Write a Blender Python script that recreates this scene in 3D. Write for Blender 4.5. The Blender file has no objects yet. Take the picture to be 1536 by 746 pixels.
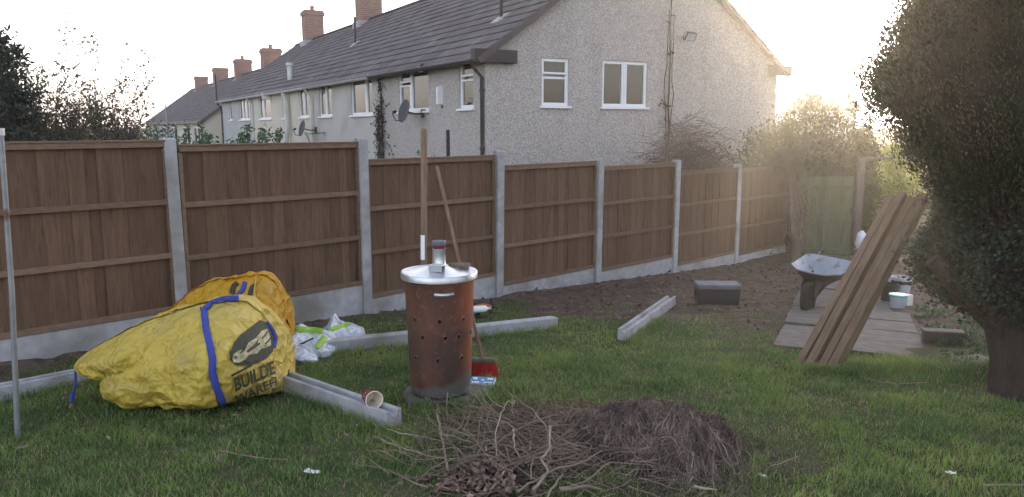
import bpy, bmesh, math, random
import numpy as np
from mathutils import Vector, Matrix, noise
from mathutils.bvhtree import BVHTree
random.seed(7); rng = np.random.default_rng(7)
R = math.radians
SC = bpy.context.scene

# ------------------------------------------------------------------ camera, sky, sun, exposure
EYE, PITCH, FOC = 1.62, R(9.02), 1153.0
cam = bpy.data.objects.new('camera', bpy.data.cameras.new('camera')); SC.collection.objects.link(cam)
cam.location = (0, 0, EYE); cam.rotation_euler = (R(90) - PITCH, 0, 0)
cam.data.sensor_width = 36; cam.data.lens = 36 * FOC / 1536
cam.data.clip_start = 0.05; cam.data.clip_end = 3000
SC.camera = cam
SUN_EL, SUN_AZ = R(6.2), R(20.7)           # azimuth measured from +Y towards +X
world = bpy.data.worlds.new('World'); SC.world = world; world.use_nodes = True
wn = world.node_tree.nodes; wl = world.node_tree.links
bg = wn['Background']
sky = wn.new('ShaderNodeTexSky'); sky.sky_type = 'NISHITA'; sky.sun_disc = False
sky.sun_elevation = SUN_EL; sky.sun_rotation = SUN_AZ
sky.altitude = 50; sky.air_density = 1.0; sky.dust_density = 1.5; sky.ozone_density = 1.0
hs = wn.new('ShaderNodeHueSaturation'); hs.inputs['Saturation'].default_value = 0.42
wl.new(sky.outputs[0], hs.inputs['Color']); wbn = wn.new('ShaderNodeMix'); wbn.data_type = 'RGBA'; wbn.blend_type = 'MULTIPLY'; wbn.inputs[0].default_value = 1
wbn.inputs[7].default_value = (0.98, 0.965, 1.10, 1)       # the photograph's cool white balance
wl.new(hs.outputs[0], wbn.inputs[6]); wl.new(wbn.outputs[2], bg.inputs['Color'])
bg.inputs['Strength'].default_value = 0.15
sun = bpy.data.objects.new('sun', bpy.data.lights.new('sun', 'SUN')); SC.collection.objects.link(sun)
sun.data.energy = 3.0; sun.data.angle = R(0.6); sun.data.color = (1.0, 0.80, 0.55)
sd = Vector((math.sin(SUN_AZ) * math.cos(SUN_EL), math.cos(SUN_AZ) * math.cos(SUN_EL), math.sin(SUN_EL)))
sun.rotation_euler = sd.to_track_quat('Z', 'Y').to_euler()
vs = SC.view_settings
vs.view_transform = 'Standard'; vs.look = 'None'; vs.exposure = 2.32; vs.gamma = 1.0; vs.use_curve_mapping = False
SC.cycles.max_bounces = 6; SC.cycles.transparent_max_bounces = 12

# ------------------------------------------------------------------ materials
MATS = {}
def nd(nt, t, **kw):
    n = nt.nodes.new(t)
    for k, v in kw.items(): setattr(n, k, v)
    return n
def mat(name, col, col2=None, scale=8.0, detail=6.0, rough=0.8, bump=0.0, bscale=40.0, metal=0.0, spec=0.3,
        col3=None, scale3=1.0, thr=(0.45, 0.65), rnd=0.0, stretch=(1, 1, 1), isl=0.0, trans=0.0, coat=0.0, ridged=False, knots=False):
    """noise-mixed principled surface. rnd: value spread per object, isl: per mesh island"""
    if name in MATS: return MATS[name]
    m = bpy.data.materials.new(name); m.use_nodes = True; nt = m.node_tree; L = nt.links.new
    b = nt.nodes['Principled BSDF']
    tc = nd(nt, 'ShaderNodeTexCoord'); mp = nd(nt, 'ShaderNodeMapping'); mp.inputs['Scale'].default_value = stretch
    geo = nd(nt, 'ShaderNodeNewGeometry')
    L(tc.outputs['Object'], mp.inputs['Vector'])
    vec = mp.outputs[0]
    if rnd:
        oi = nd(nt, 'ShaderNodeObjectInfo'); ad = nd(nt, 'ShaderNodeVectorMath', operation='ADD')
        cb = nd(nt, 'ShaderNodeCombineXYZ'); ml = nd(nt, 'ShaderNodeMath', operation='MULTIPLY'); ml.inputs[1].default_value = 37.0
        L(oi.outputs['Random'], ml.inputs[0]); L(ml.outputs[0], cb.inputs[0]); L(ml.outputs[0], cb.inputs[1])
        L(mp.outputs[0], ad.inputs[0]); L(cb.outputs[0], ad.inputs[1]); vec = ad.outputs[0]
    c1 = (*col, 1); c2 = (*(col2 or col), 1)
    n1 = nd(nt, 'ShaderNodeTexNoise'); n1.inputs['Scale'].default_value = scale; n1.inputs['Detail'].default_value = detail
    L(vec, n1.inputs['Vector'])
    rp = nd(nt, 'ShaderNodeMapRange'); rp.inputs[1].default_value = 0.33; rp.inputs[2].default_value = 0.67
    L(n1.outputs['Fac'], rp.inputs[0])
    mx = nd(nt, 'ShaderNodeMix', data_type='RGBA'); mx.inputs[6].default_value = c1; mx.inputs[7].default_value = c2
    L(rp.outputs[0], mx.inputs[0]); out = mx.outputs[2]
    if col3:
        n3 = nd(nt, 'ShaderNodeTexNoise'); n3.inputs['Scale'].default_value = scale3; n3.inputs['Detail'].default_value = 5
        L(vec, n3.inputs['Vector'])
        r3 = nd(nt, 'ShaderNodeMapRange'); r3.inputs[1].default_value = thr[0]; r3.inputs[2].default_value = thr[1]
        L(n3.outputs['Fac'], r3.inputs[0])
        m3 = nd(nt, 'ShaderNodeMix', data_type='RGBA'); m3.inputs[7].default_value = (*col3, 1)
        L(r3.outputs[0], m3.inputs[0]); L(out, m3.inputs[6]); out = m3.outputs[2]
    if knots:
        mk = nd(nt, 'ShaderNodeMapping'); mk.inputs['Scale'].default_value = (7, .01, 3.2); L(vec, mk.inputs[0])
        vk = nd(nt, 'ShaderNodeTexVoronoi'); vk.inputs['Scale'].default_value = 1.0; L(mk.outputs[0], vk.inputs['Vector'])
        rk = nd(nt, 'ShaderNodeMapRange'); rk.inputs[1].default_value = .10; rk.inputs[2].default_value = .17; L(vk.outputs['Distance'], rk.inputs[0])
        kk = nd(nt, 'ShaderNodeMix', data_type='RGBA'); kk.inputs[6].default_value = tuple(c*.45 for c in col) + (1,); L(rk.outputs[0], kk.inputs[0]); L(out, kk.inputs[7]); out = kk.outputs[2]
    for src, amt in (('o', rnd), ('i', isl)):
        if amt:
            h = nd(nt, 'ShaderNodeHueSaturation'); mr = nd(nt, 'ShaderNodeMapRange')
            mr.inputs[3].default_value = 1 - amt; mr.inputs[4].default_value = 1 + amt
            L(oi.outputs['Random'] if src == 'o' else geo.outputs['Random Per Island'], mr.inputs[0])
            L(mr.outputs[0], h.inputs['Value']); L(out, h.inputs['Color']); out = h.outputs[0]
    L(out, b.inputs['Base Color'])
    b.inputs['Roughness'].default_value = rough; b.inputs['Metallic'].default_value = metal
    b.inputs['Specular IOR Level'].default_value = spec; b.inputs['Coat Weight'].default_value = coat
    if bump:
        nb = nd(nt, 'ShaderNodeTexNoise'); nb.inputs['Scale'].default_value = bscale; nb.inputs['Detail'].default_value = 4
        if ridged:
            vv = []
            for sc_, st_ in ((6.0, (.8, 1, 1.7)), (15.0, (1.4, 1, .8))):
                m5 = nd(nt, 'ShaderNodeMapping'); m5.inputs['Scale'].default_value = st_; m5.inputs['Rotation'].default_value = (0, .5 if sc_ < 9 else -.4, 0)
                ns = nd(nt, 'ShaderNodeTexNoise'); ns.inputs['Scale'].default_value = sc_*.5; L(vec, ns.inputs['Vector'])
                a5 = nd(nt, 'ShaderNodeMix', data_type='RGBA', blend_type='ADD'); a5.inputs[0].default_value = .25; L(vec, a5.inputs[6]); L(ns.outputs['Color'], a5.inputs[7]); L(a5.outputs[2], m5.inputs[0])
                v5 = nd(nt, 'ShaderNodeTexVoronoi'); v5.inputs['Scale'].default_value = sc_; L(m5.outputs[0], v5.inputs['Vector']); vv.append(v5)
            ad5 = nd(nt, 'ShaderNodeMath', operation='MULTIPLY_ADD'); L(vv[1].outputs['Distance'], ad5.inputs[0]); ad5.inputs[1].default_value = .38; L(vv[0].outputs['Distance'], ad5.inputs[2])
            b5 = nd(nt, 'ShaderNodeBump'); b5.inputs['Strength'].default_value = 1.0; b5.inputs['Distance'].default_value = .042; L(ad5.outputs[0], b5.inputs['Height'])
            nb.noise_type = 'RIDGED_MULTIFRACTAL'; nb.inputs['Distortion'].default_value = .6; nb.inputs['Detail'].default_value = 2.5
        L(vec, nb.inputs['Vector']); bp = nd(nt, 'ShaderNodeBump'); bp.inputs['Strength'].default_value = bump
        bp.inputs['Distance'].default_value = 0.02; L(nb.outputs['Fac'], bp.inputs['Height']); L(bp.outputs[0], b.inputs['Normal'])
        if ridged: L(b5.outputs[0], bp.inputs['Normal'])
    if trans:
        tl = nd(nt, 'ShaderNodeBsdfTranslucent'); L(out, tl.inputs['Color'])
        ms = nd(nt, 'ShaderNodeMixShader'); ms.inputs[0].default_value = trans
        L(b.outputs[0], ms.inputs[1]); L(tl.outputs[0], ms.inputs[2]); L(ms.outputs[0], nt.nodes['Material Output'].inputs['Surface'])
    MATS[name] = m
    return m

def mat_pebbledash(name, base, dark, light):
    m = mat(name, base, tuple(c * 0.86 for c in base), scale=0.9, rough=0.92)
    nt = m.node_tree; L = nt.links.new; b = nt.nodes['Principled BSDF']; tc = [n for n in nt.nodes if n.type == 'TEX_COORD'][0]
    src = b.inputs['Base Color'].links[0].from_socket
    vo = nd(nt, 'ShaderNodeTexVoronoi'); vo.inputs['Scale'].default_value = 56
    n2 = nd(nt, 'ShaderNodeTexNoise'); n2.inputs['Scale'].default_value = 40; n2.inputs['Detail'].default_value = 3
    L(tc.outputs['Object'], vo.inputs['Vector']); L(tc.outputs['Object'], n2.inputs['Vector'])
    sp = nd(nt, 'ShaderNodeSeparateColor'); L(vo.outputs['Color'], sp.inputs[0])
    r = nd(nt, 'ShaderNodeValToRGB'); r.color_ramp.elements[0].color = (*dark, 1); r.color_ramp.elements[0].position = .22
    r.color_ramp.elements[1].color = (*light, 1); r.color_ramp.elements[1].position = .8
    L(sp.outputs[0], r.inputs[0])
    ms_ = nd(nt, 'ShaderNodeMapping'); ms_.inputs['Scale'].default_value = (1.6, 1.6, .35); L(tc.outputs['Object'], ms_.inputs[0])
    nst = nd(nt, 'ShaderNodeTexNoise'); nst.inputs['Scale'].default_value = 1.4; nst.inputs['Detail'].default_value = 7; L(ms_.outputs[0], nst.inputs['Vector'])
    rst = nd(nt, 'ShaderNodeMapRange'); rst.inputs[1].default_value = .50; rst.inputs[2].default_value = .72; rst.inputs[4].default_value = .55; L(nst.outputs['Fac'], rst.inputs[0])
    mst = nd(nt, 'ShaderNodeMix', data_type='RGBA'); mst.inputs[7].default_value = (*[c*.62 for c in base], 1); L(rst.outputs[0], mst.inputs[0]); L(src, mst.inputs[6]); src = mst.outputs[2]
    mx = nd(nt, 'ShaderNodeMix', data_type='RGBA'); mx.inputs[0].default_value = 0.55
    L(src, mx.inputs[6]); L(r.outputs[0], mx.inputs[7]); L(mx.outputs[2], b.inputs['Base Color'])
    bp = nd(nt, 'ShaderNodeBump'); bp.inputs['Strength'].default_value = .8; bp.inputs['Distance'].default_value = .02
    L(vo.outputs['Distance'], bp.inputs['Height']); L(bp.outputs[0], b.inputs['Normal'])
    return m

def mat_brick(name):
    m = bpy.data.materials.new(name); m.use_nodes = True; nt = m.node_tree; L = nt.links.new; b = nt.nodes['Principled BSDF']
    tc = nd(nt, 'ShaderNodeTexCoord'); s = nd(nt, 'ShaderNodeSeparateXYZ'); L(tc.outputs['Object'], s.inputs[0])
    a = nd(nt, 'ShaderNodeMath', operation='ADD'); L(s.outputs[0], a.inputs[0]); L(s.outputs[1], a.inputs[1])
    c = nd(nt, 'ShaderNodeCombineXYZ'); L(a.outputs[0], c.inputs[0]); L(s.outputs[2], c.inputs[1])
    br = nd(nt, 'ShaderNodeTexBrick'); br.inputs['Scale'].default_value = 1; br.inputs['Brick Width'].default_value = .225
    br.inputs['Row Height'].default_value = .075; br.inputs['Mortar Size'].default_value = .008
    br.inputs['Color1'].default_value = (.30, .15, .10, 1); br.inputs['Color2'].default_value = (.20, .11, .08, 1)
    br.inputs['Mortar'].default_value = (.28, .26, .24, 1)
    L(c.outputs[0], br.inputs['Vector']); L(br.outputs['Color'], b.inputs['Base Color']); b.inputs['Roughness'].default_value = .9
    return m

def mat_glass(name, tint=(.9, .95, .95), refl=1.0):
    m = bpy.data.materials.new(name); m.use_nodes = True; nt = m.node_tree; L = nt.links.new
    nt.nodes.remove(nt.nodes['Principled BSDF'])
    t = nd(nt, 'ShaderNodeBsdfTransparent'); t.inputs[0].default_value = (*tint, 1)
    g = nd(nt, 'ShaderNodeBsdfGlossy'); g.inputs['Roughness'].default_value = .02
    f = nd(nt, 'ShaderNodeFresnel'); f.inputs[0].default_value = 1.9
    ms = nd(nt, 'ShaderNodeMixShader'); L(f.outputs[0], ms.inputs[0]); L(t.outputs[0], ms.inputs[1]); L(g.outputs[0], ms.inputs[2])
    L(ms.outputs[0], nt.nodes['Material Output'].inputs['Surface'])
    return m

M = dict(
 board=mat('fence board wood', (.118, .070, .043), (.152, .094, .060), scale=5, stretch=(9, 9, 1), rough=.85, bump=.35, bscale=18, rnd=.15, knots=True, col3=(.090, .055, .036), scale3=1.8, thr=(.52, .72)),
 rail=mat('fence rail wood', (.150, .098, .064), (.195, .132, .090), scale=5, stretch=(3, 3, 9), rough=.85, bump=.3, bscale=20, rnd=.15),
 concrete=mat('cast concrete', (.33, .335, .35), (.43, .435, .45), scale=14, rough=.9, bump=.5, bscale=120, rnd=.06, col3=(.22, .21, .185), scale3=2.2, thr=(.48, .72)),
 slab=mat('weathered paving', (.105, .092, .083), (.155, .14, .128), scale=9, rough=.92, bump=.4, bscale=60, col3=(.10, .10, .07), scale3=2.5, thr=(.5, .7), rnd=.08),
 render_cream=mat('cream render', (.60, .56, .465), (.54, .505, .415), scale=1.2, rough=.9, bump=.2, bscale=80),
 render_grey=mat('pale grey render', (.50, .48, .445), (.44, .42, .385), scale=.8, rough=.9, bump=.2, bscale=60, col3=(.30, .28, .25), scale3=.5, thr=(.55, .75)),
 render_blue=mat('grey painted render', (.43, .43, .425), (.38, .38, .375), scale=1.2, rough=.9, bump=.2, bscale=80),
 white=mat('white plastic frame', (.80, .81, .82), (.76, .77, .78), scale=3, rough=.4),
 offwhite=mat('weathered white plastic', (.62, .61, .58), (.52, .51, .48), scale=3, rough=.55),
 dark=mat('dark brown plastic', (.045, .038, .035), (.06, .05, .045), scale=4, rough=.6),
 black=mat('black plastic', (.018, .018, .020), (.028, .028, .03), scale=6, rough=.55),
 tile=mat('brown concrete roof tile', (.088, .073, .072), (.128, .108, .105), scale=1.3, rough=.85, bump=.3, bscale=40, isl=.2, spec=.35, col3=(.20, .185, .17), scale3=2.2, thr=(.58, .8)),
 ridge=mat('ridge tile', (.12, .10, .095), (.09, .078, .072), scale=3, rough=.9),
 mortar=mat('lead and mortar', (.42, .41, .39), (.34, .33, .31), scale=5, rough=.9),
 pot=mat('terracotta pot', (.36, .19, .12), (.28, .15, .10), scale=6, rough=.85),
 curtain=mat('beige blind', (.66, .60, .50), (.58, .53, .43), scale=3, stretch=(30, 30, .3), rough=.95),
 net=mat('pale net curtain', (.78, .80, .80), (.66, .68, .69), scale=3, stretch=(30, 30, .3), rough=.95),
 room=mat('dark room backing', (.10, .10, .10), (.16, .15, .14), scale=1, rough=.95),  # dark colour stands in for the unlit room behind the glass
 dishmetal=mat('grey dish mesh', (.06, .06, .065), (.08, .08, .085), scale=5, rough=.7),
 steel=mat('galvanised steel', (.52, .54, .56), (.42, .44, .46), scale=12, rough=.42, metal=.85, bump=.1, bscale=30),
 pole=mat('painted steel pole', (.22, .23, .24), (.30, .31, .32), scale=10, rough=.5, metal=.5, col3=(.14, .09, .06), scale3=7, thr=(.6, .7)),
 polewood=mat('worn wooden handle', (.17, .11, .075), (.25, .17, .12), scale=6, stretch=(8, 8, 1), rough=.8, bump=.2),
 gatewood=mat('mossy gate wood', (.085, .098, .055), (.125, .130, .085), scale=4, stretch=(6, 6, 1), rough=.9, bump=.3, rnd=.15, col3=(.06, .08, .035), scale3=2, thr=(.5, .7)),
 oldpost=mat('grey weathered post', (.095, .085, .07), (.135, .12, .10), scale=5, stretch=(6, 6, 1), rough=.9, bump=.3),
 timber=mat('sawn brown timber', (.14, .092, .060), (.215, .148, .100), scale=5, stretch=(10, 10, 1), rough=.85, bump=.4, bscale=25, rnd=.20, col3=(.075, .048, .032), scale3=3, thr=(.58, .72)),
 bag=mat('yellow woven bag', (.60, .455, .085), (.52, .385, .06), scale=4, rough=.5, bump=.5, bscale=9, ridged=True, col3=(.42, .32, .10), scale3=3.5, thr=(.5, .75), trans=.12, spec=.4),
 bagorange=mat('orange yellow woven bag', (.66, .33, .015), (.60, .36, .03), scale=3, rough=.5, bump=.5, bscale=9, ridged=True, col3=(.45, .30, .06), scale3=4, thr=(.5, .75), trans=.25),
 strap=mat('blue webbing', (.035, .05, .24), (.05, .07, .30), scale=20, rough=.8),
 ink=mat('dark green grey print', (.028, .034, .022), (.05, .055, .03), scale=30, rough=.7),
 inkpale=mat('pale print', (.58, .53, .33), (.34, .31, .17), scale=32, rough=.6, bump=.5, bscale=9, ridged=True),
 sackwhite=mat('white plastic sack', (.60, .64, .68), (.50, .54, .60), scale=6, rough=.35, bump=1.0, bscale=9, ridged=True, spec=.5),
 sackgreen=mat('lime green print', (.30, .52, .05), (.24, .45, .05), scale=10, rough=.45),
 lid=mat('scratched lid zinc', (.62, .65, .67), (.50, .53, .55), scale=9, rough=.35, metal=.75, col3=(.34, .33, .32), scale3=5, thr=(.5, .7)),
 hole=mat('air hole shade', (.008, .007, .007), rough=1.0),  # black discs stand in for the darkness inside the air holes
 red=mat('red bristle', (.50, .035, .03), (.38, .02, .02), scale=30, rough=.6, isl=.3),
 mossbar=mat('dirty broom stock', (.16, .15, .09), (.11, .10, .06), scale=15, rough=.9),
 blue=mat('blue printed card', (.05, .20, .42), (.10, .32, .52), scale=8, rough=.5),
 paper=mat('paper cup inner', (.72, .64, .52), (.66, .58, .46), scale=10, rough=.7),
 maroon=mat('maroon cup print', (.20, .03, .04), (.14, .02, .03), scale=20, rough=.6),
 barrow=mat('galvanised barrow tray', (.30, .345, .41), (.24, .275, .33), scale=6, rough=.6, metal=.0, col3=(.20, .16, .13), scale3=9, thr=(.56, .68)),
 boxlid=mat('dusty grey lid', (.13, .145, .18), (.09, .10, .125), scale=8, rough=.55),
 rubber=mat('black rubber', (.02, .02, .02), (.035, .03, .028), scale=20, rough=.85),
 teal=mat('teal plastic', (.10, .42, .38), (.07, .33, .32), scale=8, rough=.4),
 palegrey=mat('pale grey plastic', (.42, .46, .52), (.35, .38, .45), scale=8, rough=.5),
 hose=mat('green hose', (.06, .16, .11), (.08, .22, .15), scale=9, rough=.5),
 orange=mat('orange tool casing', (.42, .14, .05), (.30, .10, .04), scale=9, rough=.6),
 glove=mat('dirty leather glove', (.07, .055, .045), (.20, .16, .12), scale=18, rough=.9),
 bark=mat('red brown bark', (.038, .028, .023), (.066, .048, .039), scale=7, stretch=(4, 4, .7), rough=.95, bump=1.0, bscale=16),
 twig=mat('grey brown twig', (.115, .085, .066), (.215, .165, .130), scale=6, rough=.9, isl=.35),
 twigpale=mat('pale dry stick', (.33, .265, .20), (.22, .17, .13), scale=9, rough=.85, rnd=.25),
 twigred=mat('reddish cane', (.13, .062, .048), (.19, .10, .075), scale=8, rough=.8, rnd=.2, isl=.2),
 thatch=mat('dead grass and roots', (.095, .070, .057), (.22, .170, .145), scale=9, rough=.95, isl=.65),
 deadleaf=mat('dead leaf', (.25, .17, .135), (.10, .07, .055), scale=16, rough=.85, isl=.5),
 conifer=mat('conifer foliage', (.030, .038, .022), (.055, .056, .032), scale=1.6, rough=1, spec=.05, isl=.3, trans=.12, col3=(.085, .060, .040), scale3=1.6, thr=(.5, .68)),
 coniferlow=mat('grey green foliage', (.040, .052, .036), (.070, .085, .062), scale=2.5, rough=.8, spec=.15, isl=.4, trans=.1, col3=(.060, .045, .034), scale3=2.2, thr=(.46, .62)),
 core=mat('dark shaded core', (.030, .024, .018), (.045, .034, .026), scale=5, rough=1.0),  # near black, shade between leaves and strands put into the colour
 ever=mat('evergreen foliage', (.035, .048, .032), (.06, .072, .05), scale=.8, rough=.85, isl=.35, trans=.15),
 bushleaf=mat('garden bush foliage', (.055, .062, .026), (.090, .088, .036), scale=1.5, rough=.9, spec=.1, isl=.4, trans=.03),
 limeleaf=mat('yellow green hedge foliage', (.22, .27, .05), (.30, .32, .07), scale=3, rough=.7, isl=.3, trans=.35),
 leafgreen=mat('shrub leaf', (.060, .105, .050), (.085, .14, .065), scale=5, rough=.6, isl=.3, trans=.2),
 thinwood=mat('thin grey green stem', (.11, .10, .075), (.16, .15, .115), scale=6, rough=.9, isl=.3),
 sparse=mat('sparse winter leaf', (.13, .125, .08), (.19, .17, .11), scale=2, rough=.85, isl=.4, trans=.4),
 bramble=mat('dry bramble stem', (.125, .090, .073), (.20, .15, .125), scale=2, rough=.95, isl=.35),
 hedgebrown=mat('far hedge', (.095, .082, .066), (.13, .115, .09), scale=1.2, rough=.95, isl=.3),
 ivy=mat('dark dead climber', (.035, .028, .024), (.06, .048, .04), scale=6, rough=.95, isl=.3),
 clod=mat('soil clod', (.070, .050, .038), (.15, .115, .09), scale=30, rough=1.0, isl=.6),
 litter=mat('white litter', (.72, .72, .70), rough=.6),
 glass=mat_glass('window glass'),
 brick=mat_brick('chimney brick'),
 pebble=mat_pebbledash('pebbledash', (.50, .46, .425), (.27, .245, .225), (.66, .615, .575)),
)
# grass blades: colour by lawn position
gm = bpy.data.materials.new('lawn grass blades'); gm.use_nodes = True; nt = gm.node_tree; L = nt.links.new; b = nt.nodes['Principled BSDF']
tc = nd(nt, 'ShaderNodeTexCoord'); na = nd(nt, 'ShaderNodeTexNoise'); na.inputs['Scale'].default_value = 1.3; na.inputs['Detail'].default_value = 4
nb_ = nd(nt, 'ShaderNodeTexNoise'); nb_.inputs['Scale'].default_value = .7; nb_.inputs['Detail'].default_value = 6
L(tc.outputs['Object'], na.inputs['Vector']); L(tc.outputs['Object'], nb_.inputs['Vector'])
ra = nd(nt, 'ShaderNodeMapRange'); ra.inputs[1].default_value = .38; ra.inputs[2].default_value = .62; L(na.outputs['Fac'], ra.inputs[0])
mx = nd(nt, 'ShaderNodeMix', data_type='RGBA'); mx.inputs[6].default_value = (.090, .175, .050, 1); mx.inputs[7].default_value = (.215, .300, .080, 1)
L(ra.outputs[0], mx.inputs[0])
geo = nd(nt, 'ShaderNodeNewGeometry'); r2 = nd(nt, 'ShaderNodeMapRange'); r2.inputs[1].default_value = .80; r2.inputs[2].default_value = .86
L(geo.outputs['Random Per Island'], r2.inputs[0])
m2 = nd(nt, 'ShaderNodeMix', data_type='RGBA'); m2.inputs[7].default_value = (.30, .26, .16, 1); L(r2.outputs[0], m2.inputs[0]); L(mx.outputs[2], m2.inputs[6])
h = nd(nt, 'ShaderNodeHueSaturation'); r3 = nd(nt, 'ShaderNodeMapRange'); r3.inputs[3].default_value = .55; r3.inputs[4].default_value = 1.5
wn_ = nd(nt, 'ShaderNodeTexWhiteNoise', noise_dimensions='1D'); L(geo.outputs['Random Per Island'], wn_.inputs['W'])
L(wn_.outputs['Value'], r3.inputs[0]); L(r3.outputs[0], h.inputs['Value']); L(m2.outputs[2], h.inputs['Color'])
L(h.outputs[0], b.inputs['Base Color']); b.inputs['Roughness'].default_value = .65; b.inputs['Specular IOR Level'].default_value = .25
tl = nd(nt, 'ShaderNodeBsdfTranslucent'); L(h.outputs[0], tl.inputs['Color']); ms = nd(nt, 'ShaderNodeMixShader'); ms.inputs[0].default_value = .35
L(b.outputs[0], ms.inputs[1]); L(tl.outputs[0], ms.inputs[2]); L(ms.outputs[0], nt.nodes['Material Output'].inputs['Surface'])
M['grass'] = gm

# ------------------------------------------------------------------ mesh helpers
class MB:
    def __init__(s): s.v = []; s.f = []
    def add(s, vs_, fs):
        o = len(s.v); s.v += [tuple(p) for p in vs_]; s.f += [tuple(i + o for i in f) for f in fs]; return s
    def box(s, lo, hi, mtx=None):
        x0, y0, z0 = lo; x1, y1, z1 = hi
        p = [Vector(q) for q in ((x0,y0,z0),(x1,y0,z0),(x1,y1,z0),(x0,y1,z0),(x0,y0,z1),(x1,y0,z1),(x1,y1,z1),(x0,y1,z1))]
        if mtx: p = [mtx @ q for q in p]
        return s.add(p, [(0,3,2,1),(4,5,6,7),(0,1,5,4),(1,2,6,5),(2,3,7,6),(3,0,4,7)])
    def prism(s, poly, d0, d1, mtx=None):   # poly in (x,z), extruded along y
        n = len(poly); p = [Vector((a, d0, c)) for a, c in poly] + [Vector((a, d1, c)) for a, c in poly]
        if mtx: p = [mtx @ q for q in p]
        return s.add(p, [tuple(range(n)), tuple(range(2*n-1, n-1, -1))] + [(i, i+n, (i+1) % n + n, (i+1) % n) for i in range(n)])
    def tube(s, pts, rad, sides=6, cap=True):
        pts = [Vector(p) for p in pts]; n = len(pts)
        if not hasattr(rad, '__len__'): rad = [rad] * n
        o = len(s.v); prev = None
        for i, p in enumerate(pts):
            d = (pts[min(i+1, n-1)] - pts[max(i-1, 0)])
            d = d.normalized() if d.length > 1e-9 else Vector((0, 0, 1))
            if prev is None: a = d.orthogonal().normalized()
            else:
                a = prev - d * prev.dot(d); a = a.normalized() if a.length > 1e-6 else d.orthogonal().normalized()
            prev = a; b_ = d.cross(a)
            for k in range(sides):
                t = 2 * math.pi * k / sides
                s.v.append(tuple(p + (a * math.cos(t) + b_ * math.sin(t)) * rad[i]))
        for i in range(n-1):
            for k in range(sides):
                a0 = o + i*sides + k; a1 = o + i*sides + (k+1) % sides
                s.f.append((a0, a1, a1 + sides, a0 + sides))
        if cap:
            s.f.append(tuple(o + k for k in range(sides-1, -1, -1))); s.f.append(tuple(o + (n-1)*sides + k for k in range(sides)))
        return s
    def lathe(s, prof, n=24, mtx=None, cap=True):   # prof: (r, z)
        o = len(s.v)
        for r_, z_ in prof:
            for k in range(n):
                t = 2*math.pi*k/n; q = Vector((r_*math.cos(t), r_*math.sin(t), z_)); s.v.append(tuple(mtx @ q if mtx else q))
        for i in range(len(prof)-1):
            for k in range(n):
                s.f.append((o+i*n+k, o+i*n+(k+1) % n, o+(i+1)*n+(k+1) % n, o+(i+1)*n+k))
        if prof[0][0] > 1e-4: s.f.append(tuple(o+k for k in range(n-1, -1, -1)))
        if cap and prof[-1][0] > 1e-4: s.f.append(tuple(o+(len(prof)-1)*n+k for k in range(n)))
        return s
    def build(s, name, m, parent=None, smooth=False, bevel=0.0):
        me = bpy.data.meshes.new(name); me.from_pydata(s.v, [], s.f); me.update()
        return link(name, me, m, parent, smooth, bevel)

def link(name, me, m, parent=None, smooth=False, bevel=0.0):
    if not me.materials: me.materials.append(m)
    if smooth:
        me.polygons.foreach_set('use_smooth', [True] * len(me.polygons))
        me.set_sharp_from_angle(angle=R(40))
    o = bpy.data.objects.new(name, me); SC.collection.objects.link(o)
    if parent: o.parent = parent
    if bevel:
        bv = o.modifiers.new('bevel', 'BEVEL'); bv.width = bevel; bv.segments = 2; bv.limit_method = 'ANGLE'
    return o
def tag(o, label=None, cat=None, group=None, kind=None):
    for k, v in (('label', label), ('category', cat), ('group', group), ('kind', kind)):
        if v: o[k] = v
    return o
def empty(name, loc=(0, 0, 0), rz=0, label=None, cat=None, group=None):
    o = bpy.data.objects.new(name, None); SC.collection.objects.link(o); o.location = loc; o.rotation_euler = (0, 0, rz)
    o.empty_display_size = .1
    return tag(o, label, cat, group)
def copy_obj(o, parent):
    c = o.copy(); SC.collection.objects.link(c); c.parent = parent; return c
def copy_tree(o, parent=None):
    c = copy_obj(o, parent)
    for ch in list(o.children): copy_tree(ch, c)
    return c
def quads(name, P, m, parent=None, nv=4, smooth=False):
    """P: (n, nv, 3) numpy -> n separate faces"""
    n = len(P); me = bpy.data.meshes.new(name)
    me.vertices.add(n*nv); me.vertices.foreach_set('co', P.astype(np.float32).ravel())
    me.loops.add(n*nv); me.loops.foreach_set('vertex_index', np.arange(n*nv, dtype=np.int32))
    me.polygons.add(n); me.polygons.foreach_set('loop_start', np.arange(0, n*nv, nv, dtype=np.int32))
    me.update(calc_edges=True)
    return link(name, me, m, parent, smooth)

FP0 = np.array([-2.902, 6.59]); FD = np.array([.7145, .6997]); FN = np.array([-.6997, .7145])   # fence line, direction, away from garden
def sstep(a, b_, x):
    t = min(1, max(0, (x-a)/(b_-a))); return t*t*(3-2*t)
def G(x, y, fine=True):
    g = -.08 * (math.log1p(math.exp(min(30, (y-3.1)*3)))/3)
    db = (x-FP0[0])*FN[0] + (y-FP0[1])*FN[1]; al = (x-FP0[0])*FD[0] + (y-FP0[1])*FD[1]
    k = sstep(.3, 4, db) * (1 - sstep(12.5, 16, al)*.5)
    g = g*(1-k) + (-2.1)*k
    g = max(g, -2.1)
    if fine and y < 16 and abs(x) < 12:
        g += .018*noise.noise(Vector((x*1.3, y*1.3, 0))) + .008*noise.noise(Vector((x*5, y*5, 3)))
        # rough dug soil beside the fence
        dirt = max(sstep(.9, .15, -db), sstep(7.6, 8.8, y)*(1-sstep(3.6, 4.2, x))) * sstep(-.1, .05, -db)
        g += dirt*.030*noise.noise(Vector((x*9, y*9, 8))) + dirt*.016*noise.noise(Vector((x*23, y*23, 8))) + .06*sstep(.5, .05, -db)*dirt
    return g
CP, SP = math.cos(PITCH), math.sin(PITCH)
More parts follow.
